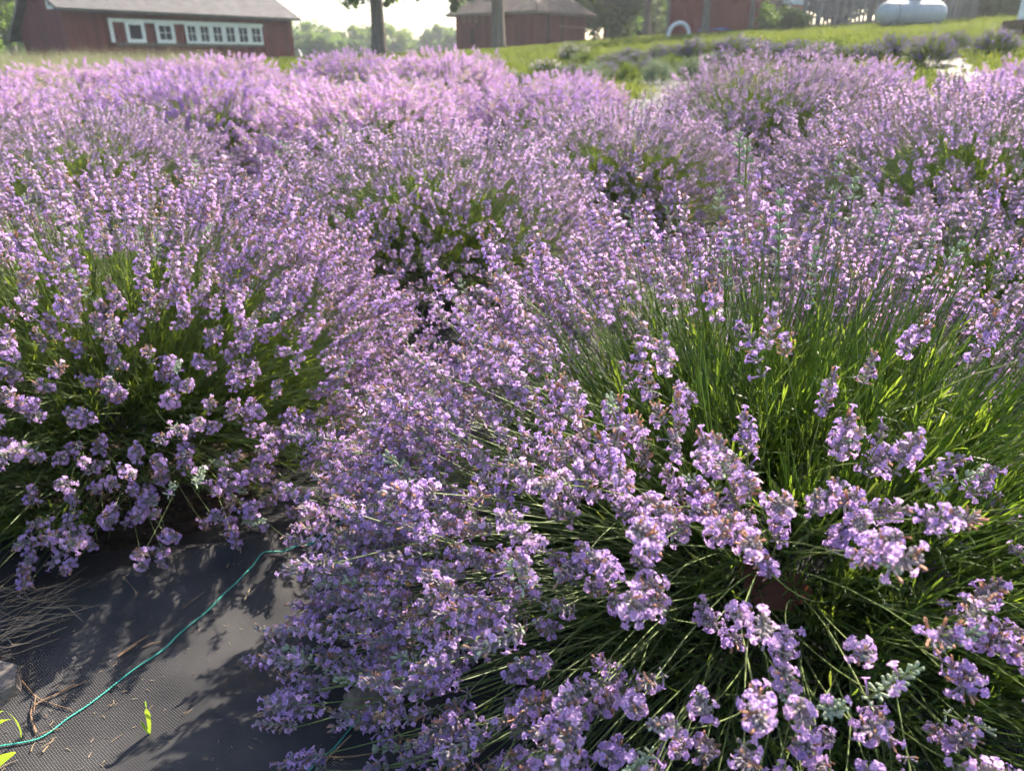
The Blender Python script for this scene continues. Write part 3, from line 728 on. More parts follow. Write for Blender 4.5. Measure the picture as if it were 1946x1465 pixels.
for k in range(2):
    DOME['p', k] = dome(random.Random(600+k), .42, .40, 230, MINI, ['deep_petal', 'stem'], .42, .74)
    DOME['w', k] = dome(random.Random(600+k), .42, .40, 230, MINIW, ['cream_petal', 'stem'], .42, .74)
    DOME['leaf', k] = dome(random.Random(610+k), .42, .40, 260, TUFTS1, ['leaf'], .3, .9, (1., 1.6))
    DOME['s', k] = dome(random.Random(620+k), .42, .40, 260, TUFTS_S, ['sage_leaf'], .3, .9, (1., 1.6))
# px centre, py base, px width, px height, Y, kind
small = [(1890, 102, 78, 36, 14.6, 'p'), (1765, 124, 86, 46, 13.6, 'p'), (1808, 98, 56, 30, 15.6, 'p'), (1700, 112, 80, 38, 15.0, 'p'), (1652, 116, 56, 24, 14.6, 'p'),
         (1535, 118, 84, 32, 15.2, 'p'), (1482, 116, 70, 28, 15.6, 'p'), (1582, 102, 48, 24, 16.2, 'g'), (1546, 130, 46, 20, 13.4, 'g'), (1704, 136, 28, 13, 12.6, 'g'),
         (1318, 106, 54, 30, 17.0, 'p'), (1393, 105, 70, 30, 17.0, 'p'), (1255, 103, 50, 24, 17.4, 'p'), (1430, 112, 50, 24, 16.4, 'p'), (1352, 116, 52, 22, 15.8, 's'),
         (875, 137, 56, 26, 12.6, 'p'), (966, 130, 40, 26, 14.0, 'w'), (1013, 120, 30, 16, 15.0, 'g'), (993, 142, 66, 28, 12.4, 'p'), (1038, 112, 58, 20, 16.6, 'w'),
         (1090, 99, 56, 26, 19.0, 'w'), (1112, 104, 44, 20, 18.0, 'g'), (1128, 132, 70, 32, 14.8, 's'), (1194, 134, 46, 30, 14.8, 'g'),
         (1199, 103, 48, 22, 17.6, 'p'), (1160, 110, 48, 22, 17.0, 'p'), (1228, 122, 46, 22, 15.8, 'p'), (1248, 156, 66, 42, 13.6, 's'), (1312, 142, 68, 36, 14.4, 's'), (1060, 125, 40, 22, 15.0, 'p'),
         (940, 140, 40, 20, 12.6, 'p'), (1275, 118, 44, 20, 16.2, 'g'),
         (905, 140, 54, 24, 12.6, 'p'), (1098, 120, 50, 22, 15.6, 'p'), (1082, 131, 48, 22, 14.4, 'p'), (1152, 124, 52, 22, 15.4, 'p'), (1182, 116, 50, 22, 16.2, 'p'), (1214, 111, 50, 22, 16.8, 'p'),
         (1287, 107, 52, 24, 17.0, 'p'), (1356, 104, 50, 22, 17.2, 'p'), (1372, 118, 54, 22, 15.6, 'p'), (1426, 102, 50, 22, 17.2, 'p'), (1460, 110, 54, 24, 16.4, 'p'), (1512, 107, 52, 24, 16.4, 'p'), (1562, 114, 56, 24, 15.4, 'p'), (1620, 114, 56, 24, 15.0, 'p')]
KN = {'p': 'small deep purple lavender mound', 'g': 'small dark green mound', 's': 'grey-green sage-like mound', 'w': 'small mound with pale cream flowers'}
ordn = ['first', 'second', 'third', 'fourth', 'fifth', 'sixth', 'seventh', 'eighth', 'ninth', 'tenth', 'eleventh', 'twelfth', 'thirteenth', 'fourteenth', 'fifteenth', 'sixteenth', 'seventeenth', 'eighteenth', 'nineteenth', 'twentieth'] + ['twenty-' + w for w in ('first', 'second', 'third', 'fourth', 'fifth', 'sixth', 'seventh', 'eighth', 'ninth')] + ['thirtieth', 'thirty-first', 'thirty-second', 'thirty-third', 'thirty-fourth']
for kd in 'pgsw':
    L_ = sorted([s for s in small if s[5] == kd])
    for i, (px, py, w, h, Y, _) in enumerate(L_):
        p = at(px, py, Y); zg = gz(p.x, p.y); Z = project(p)[2]; wid = w*Z/FPX; hei = h*Z/FPX*1.1
        root = link('flowering_mound' if kd != 'g' else 'green_mound', None, loc=(p.x, p.y, min(p.z, zg+.02) if abs(p.z-zg) < .12 else zg))
        tag(root, '%s on the slope, %s such from the left' % (KN[kd], ordn[i]), 'shrub', 'mounds on the slope')
        sx, sz = wid/.84*1.05, hei/.50*1.05
        k = i % 2; r = (0, 0, i*1.7)
        stuff('leaves', DOME['s' if kd == 's' else 'leaf', k], root, rot=r, scl=(sx, sx, sz))
        if kd in 'pw': stuff('flower_stalks', DOME[kd, k], root, rot=r, scl=(sx, sx, sz))

# ------------------------------------------------------------------ buildings
def V2(x, y): return Vector((x, y, 0))
def board_mesh():
    mb = MB(); mb.box((0, 0, .5), (1, 1, 1)); return mb.mesh
class Wall:
    """vertical wall from c0 along d; s metres along, z above base, n outward"""
    def __init__(s, c0, c1, zb):
        s.c0 = Vector((c0[0], c0[1], 0)); e = Vector((c1[0], c1[1], 0)) - s.c0
        s.len = e.length; s.d = e.normalized(); s.n = Vector((s.d.y, -s.d.x, 0)); s.zb = zb
        s.rot = Matrix((s.d, -s.n, Vector((0, 0, 1)))).transposed()
    def pt(s, u, z, off=0): return s.c0 + s.d*u + s.n*off + Vector((0, 0, z))
    def u_of(s, px, py=60):
        d = ray(px, py); r = d.x/d.y
        return (r*s.c0.y - s.c0.x)/(s.d.x - r*s.d.y)
    def z_of(s, px, py):
        u = s.u_of(px, py); Y = s.c0.y + s.d.y*u; return at(px, py, Y).z
def boards(parent, wall, mat, topf, width, zb, thick=.03, off=0.0, name='board', seed=1, u0=0.0, u1=None):
    mb = MB(); mb.box((0, 0, .5), (1, 1, 1)); me = mb.mesh('wall_board', [mat])
    rng = random.Random(seed); u = u0; u1 = wall.len if u1 is None else u1
    n = max(1, round((u1-u0)/width)); w = (u1-u0)/n
    q = wall.rot.to_quaternion()
    for i in range(n):
        uc = u0 + (i+.5)*w; zt = topf(uc)
        o = link(name, me, parent, wall.pt(uc, zb, off + rng.uniform(-.006, .006)) - parent.location, q, (w-.012, thick, zt-zb))
def part(name, mb, mats, parent, smooth=False):
    return link(name, mb.mesh(name, mats, smooth), parent)
def prism(mb, pts, thick_vec, mi=0):
    n = len(pts); t = Vector(thick_vec); v = [Vector(p) for p in pts] + [Vector(p)+t for p in pts]
    mb.add(v, [tuple(range(n-1, -1, -1)), tuple(range(n, 2*n))] + [(i, (i+1) % n, n+(i+1) % n, n+i) for i in range(n)], mi)

# --- long barn
bc0, bc1 = Vector((-21.0, 38.0)), Vector((-13.2, 48.5))
bd = (bc1-bc0).normalized(); bn = Vector((-bd.y, bd.x))       # bn: into the barn, away from camera
zb = 0.55; Wf = Wall(bc0, bc1, zb)
ze = Wf.z_of(140, 14) ; DEP = 4.8
barn = link('barn', None, loc=(bc0.x, bc0.y, zb)); tag(barn, 'long dark red barn with grey roof and a band of white framed windows', 'barn')
BL = barn.location
ridge_u, zr, zleft = 2.2, ze + 1.15, ze - 1.45
mb = MB()
core = [(.03, zb-.3), (.03, ze-.03), (ridge_u, zr-.06), (DEP-.03, zr - (zr-zleft)*(DEP-ridge_u)/(DEP+.75-ridge_u) - .05), (DEP-.03, zb-.3)]
prism(mb, [Wf.pt(.04, z, -u) - BL for u, z in core], Wf.d*(Wf.len-.08))
part('wall_core', mb, ['dark'], barn)
boards(barn, Wf, 'red', lambda u: ze-.02, .26, zb-.3, .04, .0, seed=3)
Wg = Wall(bc0 + bn*DEP, bc0, zb)
def gable_top(u):
    t = DEP - u
    return ze + (zr-ze)*t/ridge_u - .03 if t < ridge_u else zr - (zr-zleft)*(t-ridge_u)/(DEP+.75-ridge_u) - .03
boards(barn, Wg, 'red', gable_top, .24, zb-.3, .04, 0.0, seed=4)
# roof with overhangs
mb = MB()
ov = .42
prism(mb, [Wf.pt(-.4, ze - .20, ov) - BL, Wf.pt(-.4, zr, -ridge_u) - BL, Wf.pt(-.4, zr+.14, -ridge_u) - BL, Wf.pt(-.4, ze-.06, ov+.03) - BL], Wf.d*(Wf.len+.8))
prism(mb, [Wf.pt(-.4, zr, -ridge_u-.001) - BL, Wf.pt(-.4, zleft, -DEP-.75) - BL, Wf.pt(-.4, zleft+.12, -DEP-.8) - BL, Wf.pt(-.4, zr+.14, -ridge_u-.001) - BL], Wf.d*(Wf.len+.8))
roof = part('roof', mb, ['roof_grey'], barn)
mb = MB()
prism(mb, [Wf.pt(-.43, zr-.05, -ridge_u) - BL, Wf.pt(-.43, zleft-.06, -DEP-.76) - BL, Wf.pt(-.43, zleft+.13, -DEP-.8) - BL, Wf.pt(-.43, zr+.15, -ridge_u) - BL], Wf.d*.03)
link('rake_trim', mb.mesh('rake_trim', ['wood_grey']), roof)
# window band
def wz(px, y0, y1):  # height range on the front wall
    return Wf.z_of(px, y1), Wf.z_of(px, y0)
z0, z1 = wz(350, 47.0, 83.5)
uL, uR = Wf.u_of(208), Wf.u_of(499)
def rail(parent, name, ua, ub, za, zb_, off=.05, th=.05, mat='white'):
    mb = MB(); mb.box((0, 0, 0), (ub-ua, th, zb_-za))
    return link(name, mb.mesh(name, [mat]), parent, Wf.pt((ua+ub)/2, (za+zb_)/2, off) - BL, Wf.rot.to_quaternion())
rail(barn, 'window_head', uL, uR, z1, z1+.16, .06)
rail(barn, 'window_sill', uL+.15, uR, z0-.13, z0, .06, .06, 'wood_grey')
rail(barn, 'window_post', uL, uL+.17, z0, z1, .055)
spans = [(238, 274, 'open'), (295, 330, 'cross')] + [(351 + i*24.4, 351 + i*24.4 + 23.4, 'cross') for i in range(6)]
for pa, pb_, ty in spans:
    ua, ub = Wf.u_of(pa), Wf.u_of(pb_)
    fr = .17 if ty == 'open' or pa < 340 else .12
    mb = MB()
    ctr = Wf.pt((ua+ub)/2, (z0+z1)/2, .055) - BL; W_, H_ = ub-ua, z1-z0-.004
    mb.box((-(W_-fr)/2, 0, 0), (fr, .07, H_)); mb.box(((W_-fr)/2, 0, 0), (fr, .07, H_))
    mb.box((0, 0, -(H_-fr)/2), (W_-2*fr, .066, fr)); mb.box((0, 0, (H_-fr*.6)/2), (W_-2*fr, .066, fr*.6))
    wo = link('window', mb.mesh('window', ['white']), barn, ctr, Wf.rot.to_quaternion())
    iw, ih = W_-2*fr, H_-fr*1.6
    if ty == 'open':
        m2 = MB(); m2.box((0, .012, fr*.2), (iw, .01, ih)); link('pane', m2.mesh('pane', ['dark']), wo)
    else:
        for sx in (-1, 1):
            for sz in (-1, 1):
                m2 = MB(); m2.box((0, 0, 0), (iw/2-.02, .01, ih/2-.02))
                link('pane', m2.mesh('pane', ['glass']), wo, (sx*iw/4, .012, sz*ih/4 + fr*.2))
        m2 = MB(); m2.box((0, -.002, fr*.2), (.035, .03, ih)); m2.box((-iw/4-.01, -.002, fr*.2), (iw/2-.02, .028, .035)); m2.box((iw/4+.01, -.002, fr*.2), (iw/2-.02, .028, .035))
        link('muntin', m2.mesh('muntin', ['white']), wo)
# small gable window
def gable_window():
    ug = Wg.u_of(96, 8); w, h = .62, .95; zc = Wg.z_of(97, 18) + h/2
    mb = MB()
    for sx in (-1, 1): mb.box((sx*(w-.12)/2, 0, 0), (.12, .06, h))
    mb.box((0, 0, -(h-.14)/2), (w-.24, .056, .14)); mb.box((0, 0, (h-.14)/2), (w-.24, .056, .14))
    wo = link('window', mb.mesh('gable_window', ['white']), barn, Wg.pt(ug, zc, .05) - BL, Wg.rot.to_quaternion())
    m2 = MB(); m2.box((0, .012, 0), (w-.24, .01, h-.28)); link('pane', m2.mesh('pane', ['glass']), wo)
gable_window()
# white pole leaning at the barn's far end
mb = MB(); mb.tube([at(568, 95, 48.2), at(576, 113, 47.6)], [.035, .035], 6); pole = link('leaning_pole', mb.mesh('leaning_pole', ['white']))
tag(pole, 'thin pale pole leaning at the far end of the long barn', 'pole')

# --- shed with hip roof
sA = at(868, 98, 44.0); sB = at(1016, 92, 40.5); sC = at(1112, 80, 44.5)
szb = min(gz(sA.x, sA.y), gz(sC.x, sC.y)) - .1
shed = link('shed', None, loc=(sB.x, sB.y, szb)); tag(shed, 'low red wooden shed with brown roof behind the second tree trunk', 'shed'); SL = shed.location
Wl, Wr = Wall((sA.x, sA.y), (sB.x, sB.y), szb), Wall((sB.x, sB.y), (sC.x, sC.y), szb)
sze = at(1016, 17, 40.5).z
boards(shed, Wl, 'red_shed', lambda u: sze, .30, szb-.3, .04, 0, seed=8)
boards(shed, Wr, 'red_shed', lambda u: sze, .30, szb-.3, .04, 0, seed=9)
sD = Vector((sA.x + sC.x - sB.x, sA.y + sC.y - sB.y, 0))
mb = MB(); prism(mb, [Vector((p[0], p[1], szb-.3)) - SL + Vector((0, .06, 0)) for p in (sA, sB, sC, sD)], (0, 0, sze-szb+.28)); part('wall_core', mb, ['dark'], shed)
mb = MB()
cen = (Vector((sA.x, sA.y, 0)) + Vector((sC.x, sC.y, 0)))/2
def ovh(p, k=.55):
    v = Vector((p[0], p[1], 0)) - cen; return cen + v*(1 + k/v.length) 
ea = [ovh(p) + Vector((0, 0, sze-.10)) - SL for p in (sA, sB, sC, sD)]
mA, mC = (ea[0]+ea[3])/2, (ea[1]+ea[2])/2
r1 = mA.lerp(mC, .35) + Vector((0, 0, 1.9)); r2 = mA.lerp(mC, .65) + Vector((0, 0, 1.9))
dz_ = Vector((0, 0, -.12))
vv = ea + [r1, r2] + [e + dz_ for e in ea]
mb.add(vv, [(0, 1, 5, 4), (1, 2, 5), (2, 3, 4, 5), (3, 0, 4), (0, 6, 7, 1), (1, 7, 8, 2), (2, 8, 9, 3), (3, 9, 6, 0), (6, 9, 8, 7)])
part('roof', mb, ['roof_brown'], shed)
def wall_box(parent, wall, name, pxa, pxb, pya, pyb, mat, off=.04, th=.03):
    ua, ub = wall.u_of(pxa, (pya+pyb)/2), wall.u_of(pxb, (pya+pyb)/2); pm = (pxa+pxb)/2
    za, zb_ = wall.z_of(pm, pyb), wall.z_of(pm, pya)
    mb = MB(); mb.box((0, 0, 0), (abs(ub-ua), th, zb_-za))
    return link(name, mb.mesh(name, [mat]), parent, wall.pt((ua+ub)/2, (za+zb_)/2, off) - parent.location, wall.rot.to_quaternion())
wall_box(shed, Wl, 'door_track', 872, 925, 23, 27, 'tan_wall', .06)
dr = wall_box(shed, Wl, 'door', 878, 912, 30, 92, 'red_shed', .05)
wall_box(shed, Wl, 'door_slot', 896, 902, 56, 84, 'dark', .075, .012)
for px in (883, 894, 906):     # three round cut-outs
    u = Wl.u_of(px, 38); z = Wl.z_of(px, 38); mb = MB()
    ring = [(math.cos(k*math.pi/5)*.15, 0, math.sin(k*math.pi/5)*.15) for k in range(10)]; ri = [(x*.6, y, z_*.6) for x, y, z_ in ring]
    mb.add(ring + ri, [(k, (k+1) % 10, 10+(k+1) % 10, 10+k) for k in range(10)])
    link('porthole_ring', mb.mesh('porthole_ring', ['tan_wall']), shed, Wl.pt(u, z, .075) - SL, Wl.rot.to_quaternion())
wall_box(shed, Wr, 'door_gap', 1039, 1043, 22, 82, 'dark', .03, .012); wall_box(shed, Wr, 'door_gap', 1068, 1070, 24, 80, 'dark', .03, .012)
wall_box(shed, Wr, 'door_rail', 1062, 1110, 51, 53, 'tan_wall', .04)

# --- second red building at the right with a pale arch and a blue tarp in front
gA, gB = at(1268, 70, 38.0), at(1452, 64, 35.5); gzb = min(gz(gA.x, gA.y), gz(gB.x, gB.y)) - .1
barn2 = link('barn', None, loc=(gA.x, gA.y, gzb)); tag(barn2, 'shaded dark red barn half hidden by leaves, behind the pale arch', 'barn')
W2 = Wall((gA.x, gA.y), (gB.x, gB.y), gzb)
boards(barn2, W2, 'dark_red', lambda u: gzb+4.2, .30, gzb-.4, .04, 0, seed=12)
back = W2.n*-6
mb = MB(); prism(mb, [W2.pt(.03, gzb-.4, -.04)-barn2.location, W2.pt(W2.len, gzb-.4, -.04)-barn2.location, W2.pt(W2.len, gzb-.4, -6)-barn2.location, W2.pt(.03, gzb-.4, -6)-barn2.location], (0, 0, 4.55)); part('wall_core', mb, ['dark_red'], barn2)
mb = MB(); prism(mb, [W2.pt(-.4, gzb+4.1, .5)-barn2.location, W2.pt(-.4, gzb+6.3, -3)-barn2.location, W2.pt(-.4, gzb+4.1, -6.5)-barn2.location], W2.d*(W2.len+.8)); part('roof', mb, ['roof_grey'], barn2)
mb = MB(); mb.box((0, 0, 0), (.14, .06, 4.5)); link('corner_trim', mb.mesh('corner_trim', ['wood_grey']), barn2, W2.pt(.0, gzb+1.85, .045)-barn2.location, W2.rot.to_quaternion())
# tan extension
tA, tB = at(1452, 60, 35.2), at(1492, 56, 34.6)
W3 = Wall((tA.x, tA.y), (tB.x, tB.y), gzb)
ext = link('lean_to', None, loc=(tA.x, tA.y, gzb)); tag(ext, 'tan boarded lean-to between the dark red barn and the small orange hut', 'shed')
boards(ext, W3, 'tan_wall', lambda u: gzb+4.0, .33, gzb-.2, .05, 0, seed=13)
mb = MB(); prism(mb, [W3.pt(.02, gzb-.2, -.04)-ext.location, W3.pt(W3.len-.02, gzb-.2, -.04)-ext.location, W3.pt(W3.len-.02, gzb-.2, -1)-ext.location, W3.pt(.02, gzb-.2, -1)-ext.location], (0, 0, 4.15)); part('wall_core', mb, ['tan_wall'], ext)
# small orange hut
oA, oB = at(1497, 50, 34.0), at(1524, 48, 34.0); oz = gz(oA.x, oA.y) - .1
hut = link('hut', None, loc=(oA.x, oA.y, oz)); tag(hut, 'small orange hut with pale roof at the end of the picket fence', 'hut')
zt_ = at(1510, 9, 34).z; wd = oB.x - oA.x
mb = MB(); mb.box((wd/2, .6, (zt_-oz)/2), (wd, 1.2, zt_-oz)); part('wall', mb, ['brick_orange'], hut)
mb = MB(); prism(mb, [Vector((-.12, -.15, zt_-oz)), Vector((wd+.15, -.15, zt_-oz-.05)), Vector((wd+.15, -.15, zt_-oz+.08)), Vector((-.12, -.15, zt_-oz+.30))], (0, 1.5, .1)); part('roof', mb, ['pale_roof'], hut)
mb = MB(); mb.box((-.02, -.02, 1.0), (.07, .05, 1.0)); part('post', mb, ['white'], hut)

# white half-buried arch
ca = at(1290, 70, 35.0); ar = 20*project(ca)[2]/FPX
mb = MB(); mb.tube([(math.cos(t)*ar, 0, math.sin(t)*ar*1.15) for t in np.linspace(-.25, math.pi+.25, 22)], [.085]*22, 8, up=(0, 1, 0))
arch = link('white_arch', mb.mesh('white_arch', ['white'], True), loc=(ca.x, ca.y, gz(ca.x, ca.y))); tag(arch, 'white half-ring arch standing in the grass before the dark red barn', 'arch')
# blue tarp
tb = at(1362, 68, 35.0); mb = MB()
xs_ = np.linspace(-.85, .85, 12); ys_ = np.linspace(-.4, .4, 6)
vv = [(x, y, .16*math.cos(x*1.4)*math.cos(y*2.4) + .03*math.sin(7*x+3*y) + .05) for y in ys_ for x in xs_]
mb.add(vv, [(j*12+i, j*12+i+1, (j+1)*12+i+1, (j+1)*12+i) for j in range(5) for i in range(11)])
tarp = link('blue_tarp', mb.mesh('blue_tarp', ['blue'], True), loc=(tb.x, tb.y, gz(tb.x, tb.y))); tag(tarp, 'low blue tarp on the grass along the dark red barn', 'tarp')

# picket fence behind the tank and the taller panel right of it
def fence(pxa, pxb, Y0, Y1, ytop, label, tall, name='picket_fence', slope=0.0):
    p0, p1 = at(pxa, 50, Y0), at(pxb, 48, Y1); root = link(name, None, loc=(p0.x, p0.y, gz(p0.x, p0.y))); tag(root, label, 'fence')
    e = Vector((p1.x-p0.x, p1.y-p0.y, 0)); n = int(e.length/.135); q = Matrix.Rotation(math.atan2(e.y, e.x), 4, 'Z').to_quaternion()
    rng = random.Random(int(pxa)); mb = MB()
    mb.add([(-.05, -.011, 0), (.05, -.011, 0), (.05, .011, 0), (-.05, .011, 0), (-.05, -.011, .95), (.05, -.011, .95), (.05, .011, .95), (-.05, .011, .95), (0, -.011, 1), (0, .011, 1)],
           [(0, 1, 5, 8, 4), (3, 7, 9, 6, 2), (0, 4, 7, 3), (1, 2, 6, 5), (5, 6, 9, 8), (4, 8, 9, 7), (0, 3, 2, 1)])
    me = mb.mesh('picket', ['wood_grey'])
    for i in range(n):
        b = p0 + e*(i+.5)/n; zz = gz(b.x, b.y)
        link('picket', me, root, (b.x-p0.x, b.y-p0.y, zz - root.location.z + .03), q, (1.1, 1, tall*rng.uniform(.95, 1.05)))
    for hz in (.3, .8):
        a, b = Vector((p0.x, p0.y, gz(p0.x, p0.y)+tall*hz)), Vector((p1.x, p1.y, gz(p1.x, p1.y)+tall*hz))
        mb = MB(); off = Vector((-e.y, e.x, 0)).normalized()*.045
        mb.tube([a + off - root.location, b + off - root.location], [.04, .04], 4); link('rail', mb.mesh('rail', ['wood_grey']), root)
    k = max(2, int(e.length/2.4)+1)
    for i in range(k):
        b = p0 + e*i/(k-1); mb = MB(); mb.box((0, 0, tall*.52), (.11, .11, tall*1.04))
        link('post', mb.mesh('post', ['wood_grey']), root, Vector((b.x, b.y, gz(b.x, b.y))) - root.location + Vector((-e.y, e.x, 0)).normalized()*.12)
fence(1524, 1665, 32.0, 31.0, 14, 'weathered grey picket fence running from the orange hut to the gas tank', 1.15)
fence(1665, 1846, 31.0, 29.0, 0, 'taller grey board fence directly behind the gas tank', 1.62, 'board_fence')

# gas tank
c_ = at(1732, 27, 27.5); tz = gz(c_.x, c_.y)
tank = link('gas_tank', None, loc=(c_.x, c_.y, tz), rot=(0, 0, R_(6))); tag(tank, 'long pale grey gas tank lying on the lawn before the fence', 'gas tank')
r_t = .385; L_t = 2.45; zc = c_.z - tz
mb = MB(); prof = []
for t in np.linspace(0, math.pi/2, 8): prof.append((-L_t/2 + .42 - .42*math.cos(t), r_t*math.sin(t)))
prof += [(-x, r) for x, r in reversed(prof)]
prof = [(x, max(r, .002)) for x, r in prof]
mb.tube([(x, 0, zc) for x, r in prof], [r for x, r in prof], 24, up=(0, 0, 1))
body = part('tank_body', mb, ['tank'], tank, True)
mb = MB(); mb.tube([(-.66, 0, zc), (-.63, 0, zc)], [r_t+.006]*2, 24, up=(0, 0, 1)); link('weld_band', mb.mesh('weld_band', ['tank_dark'], True), body)
mb = MB(); mb.tube([(.02, 0, zc+r_t-.04), (.02, 0, zc+r_t+.13), (.02, 0, zc+r_t+.18)], [.20, .20, .14], 16, up=(1, 0, 0)); part('valve_dome', mb, ['tank'], tank, False)
mb = MB(); mb.tube([(.30, 0, zc+r_t-.02), (.30, 0, zc+r_t+.13)], [.03, .03], 8, up=(1, 0, 0)); mb.tube([(.38, 0, zc+r_t-.02), (.38, 0, zc+r_t+.1)], [.025, .025], 8, up=(1, 0, 0)); part('valve', mb, ['white'], tank)
for sx in (-.75, .75):
    mb = MB(); mb.box((sx, 0, (zc-r_t)/2+.06), (.14, .62, zc-r_t+.22)); part('foot', mb, ['tank_dark'], tank)

# red house corner, white post and brown timber box at the right edge
hA = at(1872, 28, 34.0); hz_ = gz(hA.x, hA.y)
house = link('house', None, loc=(hA.x, hA.y, hz_)); tag(house, 'red house wall showing above the dark hedge in the upper right corner', 'house')
Wh = Wall((hA.x, hA.y), (hA.x+7, hA.y-.6), hz_)
boards(house, Wh, 'red_shed', lambda u: hz_+3.2, .3, hz_-.2, .04, 0, seed=21)
mb = MB(); prism(mb, [Wh.pt(.03, hz_-.2, -.04)-house.location, Wh.pt(7, hz_-.2, -.04)-house.location, Wh.pt(7, hz_-.2, -5)-house.location, Wh.pt(.03, hz_-.2, -5)-house.location], (0, 0, 3.5)); part('wall_core', mb, ['red_shed'], house)
mb = MB(); prism(mb, [Wh.pt(-.4, hz_+3.2, .5)-house.location, Wh.pt(-.4, hz_+5.2, -2.5)-house.location, Wh.pt(-.4, hz_+3.2, -5.5)-house.location], Wh.d*7.8); part('roof', mb, ['roof_brown'], house)
pw = at(1943, 24, 24.0); mb = MB(); mb.box((0, 0, .9), (.14, .14, 1.8)); mb.box((0, 0, 1.84), (.2, .2, .08))
post = link('white_post', mb.mesh('white_post', ['white']), loc=(pw.x, pw.y, gz(pw.x, pw.y)-.05)); tag(post, 'white painted post cut by the right edge near the hedge', 'post')
bw = at(1950, 60, 18.0); bzz = gz(bw.x, bw.y)
box = link('raised_bed', None, loc=(bw.x, bw.y, bzz), rot=(0, 0, R_(-8))); tag(box, 'brown timber raised bed on the lawn cut by the right edge', 'planter')
for k, z in enumerate((.0, .18)):
    for (x, y, sx, sy) in ((.7, 0, 1.6, .06), (.7, 1.0, 1.6, .06), (-.07, .5, .06, .94), (1.47, .5, .06, .94)):
        mb = MB(); mb.box((x, y, z+.085), (sx, sy, .172)); part('plank', mb, ['brown_box'], box)
mb = MB(); mb.box((.7, .5, .14), (1.46, .93, .26)); part('soil', mb, ['dark'], box)

# ------------------------------------------------------------------ trees
def leaf_cloud(centers, radii, n, size, rng_np, name, mat, flat=.8):
    k = rng_np.integers(0, len(centers), n)
    d = rng_np.normal(size=(n, 3)); d /= np.linalg.norm(d, axis=1)[:, None]
    rad = rng_np.random(n)**.45
    P = centers[k] + d*(radii[k]*rad)[:, None]*np.array([1, 1, flat])
    a = rng_np.normal(size=(n, 3)); a[:, 2] *= .6; a /= np.linalg.norm(a, axis=1)[:, None]
    b = np.cross(a, rng_np.normal(size=(n, 3))); b /= np.linalg.norm(b, axis=1)[:, None]
    s = size*rng_np.uniform(.6, 1.3, n)[:, None]
    V = np.stack([P - a*s, P + b*s*.55, P + a*s, P - b*s*.55], 1).reshape(-1, 3)
    me = bpy.data.meshes.new(name)
    me.vertices.add(n*4); me.vertices.foreach_set('co', V.astype(np.float32).ravel())
    me.loops.add(n*4); me.loops.foreach_set('vertex_index', np.arange(n*4, dtype=np.int32))
    me.polygons.add(n); me.polygons.foreach_set('loop_start', np.arange(0, n*4, 4, dtype=np.int32)); me.polygons.foreach_set('loop_total', np.full(n, 4, dtype=np.int32))
    at_ = me.attributes.new('tint', 'FLOAT', 'FACE')
    ct = rng_np.random(len(centers)); at_.data.foreach_set('value', np.clip(ct[k]*.6 + rng_np.random(n)*.4, 0, 1).astype(np.float32))
    me.materials.append(M[mat]); me.update(calc_edges=True); return me
def tree(loc, H, CR, trunk_r, label, seed, nleaf=4000, lsize=.13, mat='tree_leaf', crown_base=.35, group=None, nclump=34, name='tree', clear=None, lean=0.0, csq=1.0, hang=None):
    rng = random.Random(seed); rn = np.random.default_rng(seed)
    root = link(name, None, loc=loc); tag(root, label, 'tree', group)
    mb = MB(); top = Vector((lean, 0, H*.72))
    tp = [Vector((0, 0, -.2)), Vector((0, 0, .25)), Vector((lean*.1, 0, H*.12)), Vector((lean*.35 + rng.uniform(-.1, .1), 0, H*.34)), Vector((lean*.7, 0, H*.55)), top]
    mb.tube(tp, [trunk_r*1.35, trunk_r*1.08, trunk_r*.94, trunk_r*.8, trunk_r*.55, trunk_r*.2], 9)
    cs, rs = [], []
    zc = H*(crown_base + (1-crown_base)*.5); hz = H*(1-crown_base)*.5
    for i in range(nclump):
        u = Vector((rng.gauss(0, 1), rng.gauss(0, 1), rng.gauss(0, 1))).normalized()*rng.uniform(.45, .98)
        c = Vector((lean*.6 + u.x*CR*csq, u.y*CR, zc + u.z*hz)); cs.append(c); rs.append(rng.uniform(.20, .36)*CR)
        if i % 3 == 0:
            b0 = tp[2].lerp(tp[4], rng.uniform(.35, 1)); md_ = b0.lerp(c, .55) + Vector((0, 0, .06*H))
            mb.tube([b0, md_, c], [trunk_r*.28, trunk_r*.16, trunk_r*.04], 5, cap=False)
    if hang:
        for c, r in hang:
            c = Vector(c) - Vector(loc); cs.append(c); rs.append(r); b0 = tp[3].lerp(tp[4], rng.uniform(.1, .8))
            far_ = Vector((c.x, c.y, 0)) - Vector((b0.x, b0.y, 0)); k_ = Vector((b0.x, b0.y, b0.z)) + far_*.55 + Vector((0, 0, 1.0))
            P_ = [b0.lerp(k_, t)*(1-t) + k_.lerp(c, t)*t for t in (0, .2, .4, .6, .8, 1.0)]
            mb.tube(P_, [trunk_r*.22*(1-.92*t) for t in (0, .2, .4, .6, .8, 1.0)], 5, cap=False)
            for t in (.45, .62, .8):
                q_ = b0.lerp(k_, t)*(1-t) + k_.lerp(c, t)*t; cs.append(q_ + Vector((0, 0, .35))); rs.append(r*1.2)
    part('trunk', mb, ['bark'], root, True)
    cr = link('crown', leaf_cloud(np.array([tuple(c) for c in cs]), np.array(rs), nleaf, lsize, rn, 'crown', mat), root)
    return root
def ground_at(px, Y):
    d = ray(px, 105); x = d.x/d.y*Y; return Vector((x, Y, gz(x, Y)))
g1 = ground_at(722, 34); g2 = ground_at(947, 36)
